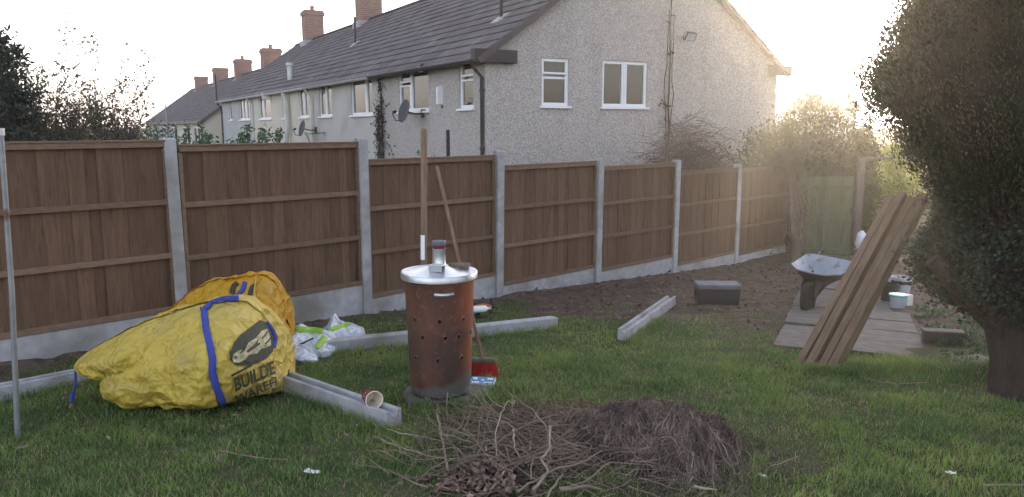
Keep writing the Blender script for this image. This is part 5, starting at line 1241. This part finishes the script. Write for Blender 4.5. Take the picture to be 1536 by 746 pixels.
rows = [(150, 552, 598, 4.58, 4.9), (165, 512, 610, 4.55, 5.1), (200, 483, 622, 4.46, 5.25), (245, 466, 625, 4.42, 5.35), (300, 452, 628, 4.34, 5.35), (335, 449, 628, 4.29, 5.35), (362, 451, 620, 4.35, 5.35), (382, 466, 612, 4.44, 5.35), (398, 488, 604, 4.54, 5.35), (410, 510, 598, 4.65, 5.35), (418, 535, 592, 4.80, 5.3), (423, 556, 586, 4.88, 5.2)]
v1, f1 = loft(stn(rows, 0), seed=2, pw=1.75)
rows = [(101, 543, 549, 4.68, 4.80), (108, 530, 557, 4.60, 4.88), (125, 519, 567, 4.55, 4.95), (150, 504, 574, 4.50, 5.0), (178, 489, 577, 4.47, 5.1), (205, 480, 580, 4.42, 5.2), (235, 470, 566, 4.50, 5.2), (262, 464, 535, 4.62, 5.15), (285, 470, 512, 4.75, 5.1)]
v2, f2 = loft(stn(rows, 0), n_u=100, n_r=90, seed=9, crumple=.024, pw=1.7)
mb = MB(); mb.add([p-bl for p in v1], f1); mb.add([p-bl for p in v2], f2)
cloth_o = mb.build('bag_cloth', M['bag'], bag, smooth=True)
bvh = BVHTree.FromPolygons(list(v1)+list(v2), f1 + [tuple(i+len(v1) for i in f) for f in f2])
def onbag(u, v, off=.004, bv=None):
    r_ = ray(u, v).normalized(); h_, nn, _, _ = (bv or bvh).ray_cast(Vector((0, 0, EYE)), r_)
    if h_ is None: return None
    if nn.dot(r_) > 0: nn = -nn
    return h_ + nn*off - (r_*off*.5)
def ribbon(pts, w_, m, name, parent, org, off=.005, bv=None, thick=.003):
    """a strap lying on the cloth along photo pixels pts"""
    fine = []
    for (a, b_), (c, d) in zip(pts[:-1], pts[1:]):
        for k in range(10): fine.append((a+(c-a)*k/10, b_+(d-b_)*k/10))
    fine.append(pts[-1]); P = [onbag(*q, off=off, bv=bv) for q in fine]; P = [p for p in P if p is not None]
    for _ in range(2): P = [P[0]] + [(P[i-1]+P[i]*2+P[i+1])/4 for i in range(1, len(P)-1)] + [P[-1]]
    vs_ = []
    for i, p in enumerate(P):
        d = (P[min(i+1, len(P)-1)]-P[max(i-1, 0)]).normalized(); vw = (p-Vector((0, 0, EYE))).normalized(); s_ = d.cross(vw).normalized()
        vs_ += [p + s_*w_/2 - vw*.002 - org, p - vw*.008 - org, p - s_*w_/2 - vw*.002 - org]
    mb = MB(); mb.add(vs_, [(3*i+k, 3*i+3+k, 3*i+4+k, 3*i+1+k) for i in range(len(P)-1) for k in (0, 1)])
    o = mb.build(name, m, parent, smooth=True); so = o.modifiers.new('thick', 'SOLIDIFY'); so.thickness = thick; return o
ribbon([(358, 449), (335, 450), (318, 456), (306, 466), (309, 490), (314, 515), (319, 540), (318, 558), (324, 580), (334, 604), (338, 614)], .040, M['strap'], 'strap', bag, bl)
ribbon([(398, 484), (408, 497), (412, 510), (409, 522)], .030, M['strap'], 'strap', bag, bl)
ribbon([(300, 456), (304, 480), (310, 510), (316, 545), (322, 585), (330, 614)], .006, M['ink'], 'seam', bag, bl, off=.002, thick=.001)
mb = MB(); a = at(113, 552, 4.62); e = onground(108, 612)
mb.tube([a-bl, (a*.6+e*.4)-bl + Vector((.01, 0, 0)), (a*.35+e*.65)-bl + Vector((-.0, 0, .0))], .007, 6); mb.tube([(a*.35+e*.65)-bl, e-bl + Vector((0, 0, .03))], [.017, .012], 6); mb.build('hanging_strap', M['strap'], bag)
def flat_print(poly_px, m, name, parent, off=.006, dens=1.6):
    """a printed patch: polygon in photo pixels laid onto the cloth"""
    bm2 = bmesh.new(); vs_ = [bm2.verts.new((x, y, 0)) for x, y in poly_px]; bm2.faces.new(vs_); bmesh.ops.triangulate(bm2, faces=bm2.faces[:])
    for _ in range(3):
        es = [e for e in bm2.edges if e.calc_length() > dens*3]
        if es: bmesh.ops.subdivide_edges(bm2, edges=es, cuts=1); bmesh.ops.triangulate(bm2, faces=bm2.faces[:])
    return bm2
def press(bm2, m, name, parent, org, off):
    ok = {}
    for v in bm2.verts:
        p = onbag(v.co.x, v.co.y, off)
        ok[v] = p is not None
        if p is not None: v.co = p - org
    bmesh.ops.delete(bm2, geom=[v for v in bm2.verts if not ok[v]], context='VERTS')
    me = bpy.data.meshes.new(name); bm2.to_mesh(me); bm2.free(); return link(name, me, m, parent)
def ell(cx, cy, rx, ry, rot, n=28): return [(cx+rx*math.cos(t)*math.cos(rot)-ry*math.sin(t)*math.sin(rot), cy+rx*math.cos(t)*math.sin(rot)+ry*math.sin(t)*math.cos(rot)) for t in [2*math.pi*k/n for k in range(n)]]
# emblem: dark leaning swoosh with a pale snouted head shape
press(flat_print([(344, 540), (345, 528), (350, 515), (360, 503), (374, 492), (388, 481), (398, 484), (406, 500), (411, 516), (408, 528), (399, 538), (386, 545), (370, 549), (354, 548)], 0, 0, 0), M['ink'], 'emblem', bag, bl, .006)
press(flat_print([(347, 539), (349, 532), (356, 527), (364, 525), (372, 514), (382, 508), (391, 497), (399, 494), (404, 506), (405, 518), (398, 522), (390, 524), (384, 531), (372, 533), (366, 540), (356, 545), (349, 544)], 0, 0, 0), M['inkpale'], 'emblem', bag, bl, .008)
press(flat_print([(364, 541), (372, 536), (384, 534), (394, 526), (404, 524), (402, 532), (388, 541), (372, 545)], 0, 0, 0), M['ink'], 'emblem', bag, bl, .0095)
press(flat_print(ell(352, 537, 2.4, 1.8, 0, 12), 0, 0, 0), M['ink'], 'emblem', bag, bl, .0105)
for sx_, sy_ in ((358, 530), (376, 521), (390, 508), (395, 516)):
    press(flat_print([(sx_, sy_), (sx_+5, sy_-5), (sx_+9, sy_-11), (sx_+10.5, sy_-10), (sx_+7, sy_-3.5), (sx_+1.5, sy_+1.5)], 0, 0, 0), M['ink'], 'emblem', bag, bl, .0095)
press(flat_print([(368, 527), (378, 519), (388, 514), (389, 517), (379, 524), (370, 530)], 0, 0, 0), M['ink'], 'emblem', bag, bl, .0095)
press(flat_print([(346, 562), (378, 546), (378, 549), (347, 565)], 0, 0, 0), M['ink'], 'printed_line', bag, bl, .006)
press(flat_print([(352, 615), (385, 603), (412, 590), (412, 593), (386, 606), (354, 617)], 0, 0, 0), M['ink'], 'printed_line', bag, bl, .006)
def lettering(txt, o_px, x_px, y_px, size, name):
    cu = bpy.data.curves.new(name, 'FONT'); cu.body = txt; cu.size = 1; cu.offset = .026; cu.resolution_u = 3; cu.space_character = 1.02
    to = bpy.data.objects.new('tmp', cu); SC.collection.objects.link(to); bpy.context.view_layer.update()
    me = to.to_mesh(); bm2 = bmesh.new(); bm2.from_mesh(me); to.to_mesh_clear(); bpy.data.objects.remove(to)
    wmax = max(v.co.x for v in bm2.verts)
    bmesh.ops.triangulate(bm2, faces=bm2.faces[:])
    for _ in range(4):
        es = [e for e in bm2.edges if e.calc_length() > .09]
        if es: bmesh.ops.subdivide_edges(bm2, edges=es, cuts=1); bmesh.ops.triangulate(bm2, faces=bm2.faces[:])
    for v in bm2.verts:
        x, y = v.co.x/wmax, v.co.y/.72
        v.co = Vector((o_px[0]+x_px[0]*x+y_px[0]*y, o_px[1]+x_px[1]*x+y_px[1]*y, 0))
    press(bm2, M['ink'], name, bag, bl, .016)
lettering('BUILDE', (350, 586), (60, -26), (-3, -19), 1, 'lettering')
lettering('WAREH', (353, 604), (60, -27), (-3, -12), 1, 'lettering')

b2 = empty('orange_bulk_bag', (-2.05, 5.8, G(-2.05, 5.8)), 0, 'orange yellow bulk bag collapsed behind the yellow one against the fence', 'bag'); b2l = b2.location
rows = [(225, 466, None, 5.75, 5.95), (246, 456, None, 5.62, 6.05), (272, 434, None, 5.55, 6.1), (300, 424, None, 5.5, 6.15), (335, 415, None, 5.48, 6.2), (365, 411, None, 5.46, 6.25), (388, 412, None, 5.46, 6.3), (404, 422, None, 5.5, 6.3), (414, 440, None, 5.55, 6.28), (419, 462, None, 5.62, 6.2), (420, 480, None, 5.7, 6.1)]
v3, f3 = loft(stn(rows, 0), n_u=130, n_r=100, seed=21, crumple=.034, pw=1.9)
mb = MB(); mb.add([p-b2l for p in v3], f3); mb.build('bag_cloth', M['bagorange'], b2, smooth=True)
bvh3 = BVHTree.FromPolygons(list(v3), f3)
ribbon([(343, 452), (356, 448), (372, 450), (380, 448)], .03, M['strap'], 'strap', b2, b2l, bv=bvh3)
ribbon([(355, 446), (364, 436), (368, 424)], .035, M['strap'], 'strap', b2, b2l, bv=bvh3)
ribbon([(350, 442), (352, 430), (358, 426)], .05, M['ink'], 'print', b2, b2l, bv=bvh3, thick=.001)
ribbon([(374, 444), (378, 432), (382, 428)], .03, M['ink'], 'print', b2, b2l, bv=bvh3, thick=.001)
ribbon([(384, 414), (381, 440), (388, 470), (398, 492)], .010, M['bag'], 'seam', b2, b2l, bv=bvh3)

# white and green sacks
def sack(name, label, us, cat, Yc, dep, hgtpx, seed, m, stripes, par=None):
    rows = [(u, vt, None, Yc-dep*f, Yc+dep*f) for u, vt, f in us]
    v_, f_ = loft(stn(rows, 0), n_u=80, n_r=70, seed=seed, crumple=.055, pw=1.7)
    c = Vector((sum(p.x for p in v_)/len(v_), Yc, G(v_[0].x, Yc))); r0 = empty(name, c, 0, label, cat, 'empty white and green sacks on the grass')
    mb = MB(); mb.add([p-c for p in v_], f_); mb.build('sack_film', m, r0, smooth=True); bv = BVHTree.FromPolygons(list(v_), f_)
    for pts, w_, mm in stripes: ribbon(pts, w_, M[mm], 'printed_stripe', r0, c, bv=bv, thick=.001, off=.004)
sack('plastic_sack', 'crumpled white and green plastic sack beside the orange bag', [(408, 508, .5), (422, 499, .9), (440, 488, 1), (462, 494, 1), (485, 500, .9), (500, 515, .6), (508, 528, .3)], 'sack', 6.25, .26, 0, 31, M['sackwhite'], [([(415, 505), (440, 497), (470, 498), (484, 500)], .075, 'sackgreen'), ([(475, 522), (484, 512), (488, 505)], .05, 'sackgreen'), ([(440, 522), (455, 515), (470, 508)], .012, 'ink')])
sack('plastic_sack', 'white plastic sack with a peaked fold, behind the end of the concrete post', [(474, 496, .4), (484, 487, .8), (495, 474, 1), (508, 484, 1), (522, 487, .9), (536, 490, .8), (543, 502, .3)], 'sack', 6.75, .22, 0, 43, M['sackwhite'], [([(492, 498), (510, 492), (524, 488)], .05, 'sackgreen')])
sack('plastic_sack', 'flat white sack in front, touching the yellow bag', [(404, 518, .4), (414, 512, .8), (430, 514, 1), (450, 520, .9), (464, 530, .5), (470, 538, .2)], 'sack', 5.92, .14, 0, 57, M['sackwhite'], [])

# ------------------------------------------------------------------ brushwood, dead grass heap, litter
random.seed(19)
pile = empty('brushwood_pile', (.15, 3.75, G(.15, 3.75)), 0, 'loose pile of dry sticks and twigs in the foreground', 'brushwood'); pl0 = pile.location
def stick(pts, r_, m='twigpale', par=pile):  # pts: (u, v, height above ground)
    P = []
    for u, v, hh in pts:
        r2 = ray(u, v); t = 2.5
        while t < 9:
            p = Vector((0, 0, EYE)) + r2*t
            if p.z < G(p.x, p.y, False) + hh: break
            t += .01
        P.append(p)
    Q = []
    for i in range(len(P)-1):
        for k in range(4): Q.append(P[i].lerp(P[i+1], k/4) + Vector((random.gauss(0, .003), random.gauss(0, .003), random.gauss(0, .003))))
    Q.append(P[-1]); o = par.location
    mb = MB(); mb.tube([q-o for q in Q], [.78*r_*(1-.5*i/(len(Q)-1))*random.uniform(.9, 1.12) for i in range(len(Q))], 7); return mb.build('branch', M[m], par, smooth=True)
for pts, r_, m in (
    ([(674, 712, .03), (668, 690, .08), (663, 660, .16), (660, 640, .22), (654, 620, .28)], .0075, 'twigpale'),
    ([(800, 734, .05), (822, 708, .08), (812, 690, .12), (824, 672, .17), (826, 640, .22)], .010, 'twigpale'),
    ([(826, 640, .22), (824, 665, .14), (826, 690, .1)], .008, 'twigpale'),
    ([(776, 738, .04), (800, 722, .06), (830, 704, .1), (870, 696, .12), (905, 676, .10)], .007, 'twigpale'),
    ([(755, 726, .06), (768, 712, .06)], .014, 'twigpale'), ([(716, 735, .04), (736, 713, .06)], .013, 'twigpale'),
    ([(734, 738, .03), (757, 706, .10)], .010, 'twigpale'), ([(740, 698, .05), (750, 680, .1)], .009, 'twigpale'),
    ([(820, 746, .03), (845, 712, .08)], .008, 'twigpale'), ([(745, 690, .08), (742, 650, .18), (752, 618, .26), (762, 602, .3), (772, 606, .28)], .005, 'twigpale'),
    ([(710, 664, .05), (740, 656, .08), (775, 652, .12), (820, 654, .14), (880, 674, .10)], .006, 'twigred'),
    ([(700, 614, .05), (740, 612, .08), (790, 618, .10), (850, 626, .12)], .006, 'twigred'), ([(840, 638, .10), (865, 618, .1), (890, 612, .08)], .006, 'twigred'),
    ([(562, 636, .03), (600, 650, .05), (640, 656, .06), (680, 668, .04), (697, 684, .02)], .0045, 'twigpale'),
    ([(560, 655, .02), (600, 672, .04), (650, 686, .05), (700, 690, .03)], .005, 'twigpale'), ([(600, 680, .01), (625, 690, .02), (690, 684, .03)], .005, 'twigpale'),
    ([(770, 595, .35), (800, 615, .25), (820, 645, .18), (850, 690, .06)], .004, 'twigpale'), ([(868, 640, .1), (865, 655, .1), (868, 670, .07)], .008, 'twigpale'),
    ([(838, 655, .1), (848, 690, .05)], .006, 'twigpale'), ([(770, 645, .15), (772, 672, .12), (785, 700, .05)], .007, 'twigpale'),
    ([(795, 662, .1), (797, 672, .1), (782, 682, .09), (766, 695, .05)], .006, 'twigpale'), ([(758, 668, .1), (768, 700, .06), (775, 740, .02)], .006, 'twigpale'),
    ([(1040, 730, .05), (1075, 735, .03)], .009, 'twigpale'), ([(905, 578, .2), (915, 585, .12), (945, 586, .1), (945, 560, .2)], .0035, 'twigred'),
    ([(670, 590, .22), (672, 630, .05)], .003, 'twigpale'), ([(835, 595, .25), (830, 625, .1)], .004, 'twigred'), ([(840, 735, .04), (880, 730, .05), (905, 736, .04)], .012, 'twig'), ([(1158, 700, .02), (1170, 694, .06), (1200, 684, .08)], .004, 'twigpale'),
    ([(640, 728, .02), (690, 735, .03), (720, 746, .03)], .007, 'twig'), ([(1475, 729, .012), (1500, 727, .012), (1560, 727, .012)], .0065, 'twigpale')):
    stick(pts, r_, m)
P_, R_ = [], []
def gp_(x, y, h_): return Vector((x, y, G(x, y, False)+h_)) - pl0
for k in range(900):
    x = random.gauss(.16, .30); y = random.gauss(3.70, .25)
    if y < 3.1: continue
    a = random.uniform(-.9, .9) + (0 if random.random() < .6 else 1.5)
    P_.append(wander(gp_(x, y, random.uniform(.0, .13)), (math.cos(a)*random.choice((-1, 1)), math.sin(a), random.uniform(-.1, .28)), random.uniform(.08, .5), 6, .14, .03)); R_.append(taper(random.choice((.0018, .0025, .004)), 7))
o = strands('twig_tangle', P_, R_, M['twig'], pile, 4); o['kind'] = 'stuff'
P_, R_ = [], []
for k in range(170):
    x = random.gauss(.25, .30); y = random.gauss(4.25, .12); P_.append(wander(gp_(x, y, random.uniform(.0, .10)), (random.choice((-1, 1)), random.gauss(0, .3), random.uniform(0, .3)), random.uniform(.12, .5), 7, .13, .04)); R_.append(taper(.0028, 8))
o = strands('twig_tangle', P_, R_, M['twigred'], pile, 4); o['kind'] = 'stuff'
C = np.array([tuple(gp_(x, y, random.uniform(.005, .09)*math.exp(-((x+.11)/.2)**2))) for x, y in ((random.gauss(-.11, .13), random.gauss(3.38, .09)) for _ in range(300))])
def curled(name, C, size, m, parent):
    n = len(C); d = rng.normal(size=(n, 3)); d[:, 2] *= .5; d /= np.linalg.norm(d, axis=1)[:, None]; t = np.cross(d, rng.normal(size=(n, 3))); t /= np.linalg.norm(t, axis=1)[:, None]; nn = np.cross(d, t)
    s_ = size*rng.uniform(.6, 1.5, n)[:, None]; rows = []
    for k in range(5):
        f = k/4-.5; w_ = (.42*(1-(2*f)**2*.8)); mid = C + d*s_*f + nn*s_*(.55*f*f); rows.append((mid + t*s_*w_ + nn*s_*.22, mid, mid - t*s_*w_*.8 + nn*s_*.12))
    Q = []
    for k in range(4):
        for j in range(2): Q.append(np.stack([rows[k][j], rows[k+1][j], rows[k+1][j+1], rows[k][j+1]], 1))
    return quads(name, np.concatenate(Q), m, parent)
o = curled('dead_leaves', C, .044, M['deadleaf'], pile); o['kind'] = 'stuff'
heap = empty('dead_grass_heap', (.80, 3.72, G(.8, 3.72)), 0, 'domed heap of dry grey brown grass roots right of the sticks', 'grass heap'); hl = heap.location
def hz_at(x, y):     # dome height; a hollow on its left front
    dx, dy = (x-.74)/.46, (y-3.80)/.40; h_ = max(0, 1-dx*dx-dy*dy)**.6*.20*(1+.42*noise.noise(Vector((x*6.5, y*6.5, 4)))+.2*noise.noise(Vector((x*17, y*17, 4))))
    ho = math.exp(-(((x-.50)/.17)**2 + ((y-3.42)/.22)**2)); return h_*(1-.85*ho)
mb = MB(); N1 = 44
gr = [[(.22+1.10*i/N1, 3.3+.98*j/N1) for i in range(N1+1)] for j in range(N1+1)]
vs_ = [Vector((x, y, G(x, y)-.03+hz_at(x, y)*.93+.02*noise.noise(Vector((x*14, y*14, 0))))) - hl for r_ in gr for x, y in r_]
mb.add(vs_, [(j*(N1+1)+i, j*(N1+1)+i+1, (j+1)*(N1+1)+i+1, (j+1)*(N1+1)+i) for j in range(N1) for i in range(N1)]); mb.build('shade_mound', M['core'], heap, smooth=True)  # mound under the strands, its dark colour paints the shaded gaps
P_, R_ = [], []
for k in range(5200):
    x = random.gauss(.76, .24); y = random.gauss(3.76, .22); h_ = hz_at(x, y)
    if h_ < .012 and random.random() < .75: continue
    dx, dy = (x-.66), (y-3.62); a = math.atan2(dy, dx) + math.pi/2*random.choice((1, -1)) + random.gauss(0, .55); L_ = random.uniform(.10, .38); pts = []
    n_ = 8; px_, py_ = x, y
    for i in range(n_):
        pts.append(Vector((px_, py_, G(px_, py_, False)+hz_at(px_, py_)+random.choice((.005, .015, .03, .055))*random.uniform(.3, 1.2))) - hl); a += random.gauss(0, .34); px_ += math.cos(a)*L_/n_; py_ += math.sin(a)*L_/n_
    P_.append(pts); R_.append(taper(random.choice((.0014, .0022, .0038)), n_))
o = strands('root_strand', P_, R_, M['thatch'], heap); o['kind'] = 'stuff'
P_, R_ = [], []
for k in range(700):
    x = random.gauss(.45, .26); y = random.gauss(3.95, .13); a = random.gauss(0, .5)+random.choice((0, math.pi))
    P_.append(wander(Vector((x, y, G(x, y, False)+random.uniform(.01, .08)))-hl, (math.cos(a), math.sin(a), random.uniform(-.05, .2)), random.uniform(.08, .3), 5, .2, .04)); R_.append(taper(.0022, 6))
o = strands('root_strand', P_, R_, M['thatch'], heap); o['kind'] = 'stuff'
def scrap(u, v, w_, label, m, cat='litter', name='litter_scrap', s_=0):
    p = onground(u, v); n_ = 5; mb = MB(); random.seed(int(u))
    vs_ = [(w_*(i/n_-.5), w_*.5*(j/3-.5)*(1-.6*abs(i/n_-.5)), .022+w_*.18*noise.noise(Vector((i*.9+u, j*.9, 0)))) for j in range(4) for i in range(n_+1)]
    mb.add(vs_, [(j*(n_+1)+i, j*(n_+1)+i+1, (j+1)*(n_+1)+i+1, (j+1)*(n_+1)+i) for j in range(3) for i in range(n_)])
    o = mb.build(name, M[m]); so = o.modifiers.new('t', 'SOLIDIFY'); so.thickness = .0015; o.location = p; o.rotation_euler = (.1, .1, u % 3); tag(o, label, cat)
LC = [(x, y, G(x, y)+random.uniform(.012, .045)) for x, y in ((random.uniform(-3.6, 3.6), random.uniform(3.1, 8.5)) for _ in range(420)) if not blocked(x, y) and abs(x) < .72*y]
tag(curled('leaf_litter', np.array(LC), .026, M['deadleaf'], None), 'tiny brown leaf crumbs scattered through the lawn', 'leaf litter', kind='stuff')
scrap(468, 713, .075, 'small white scrap on the grass below the yellow bag', 'litter')
scrap(1142, 718, .05, 'small pale scrap on the grass right of the dead grass heap', 'litter')
scrap(1425, 712, .05, 'tiny curled white scrap on the right of the lawn', 'litter')
scrap(34, 676, .06, 'small brown leaf near the foot of the steel pole', 'deadleaf', 'leaf', 'fallen_leaf')
scrap(535, 505, .05, 'small dark leaf on the grass by the white sacks', 'deadleaf', 'leaf', 'fallen_leaf')
mb = MB(); pts = [onground(u, v) + Vector((0, 0, .03)) for u, v in ((1290, 570), (1320, 578), (1350, 581), (1390, 580))]; mb.tube(pts, .003, 5); o = mb.build('dry_stalk', M['twigpale']); tag(o, 'thin dry stalk on the lawn right of the leaning timbers', 'stalk')
mb = MB(); pts = [onground(u, v) + Vector((0, 0, .02)) for u, v in ((330, 682), (360, 690), (400, 696), (432, 697))]; mb.tube(pts, .003, 5); o = mb.build('dry_stalk', M['twigpale']); tag(o, 'thin dry stalk on the lawn below the yellow bag', 'stalk')

# haze, added also to imitate the lens veil round the sun
hz = bpy.data.materials.new('evening haze and lens veil'); hz.use_nodes = True; nt = hz.node_tree; nt.nodes.remove(nt.nodes['Principled BSDF'])
pv = nd(nt, 'ShaderNodeVolumePrincipled'); pv.inputs['Color'].default_value = (.96, .94, .92, 1); pv.inputs['Density'].default_value = .0008; pv.inputs['Anisotropy'].default_value = .81
nt.links.new(pv.outputs[0], nt.nodes['Material Output'].inputs['Volume'])
mb = MB(); mb.box((-80, -12, -4.5), (80, 120, 14)); tag(mb.build('haze', hz), 'thin warm evening haze, added also to imitate lens veil round the sun', 'haze', kind='stuff')
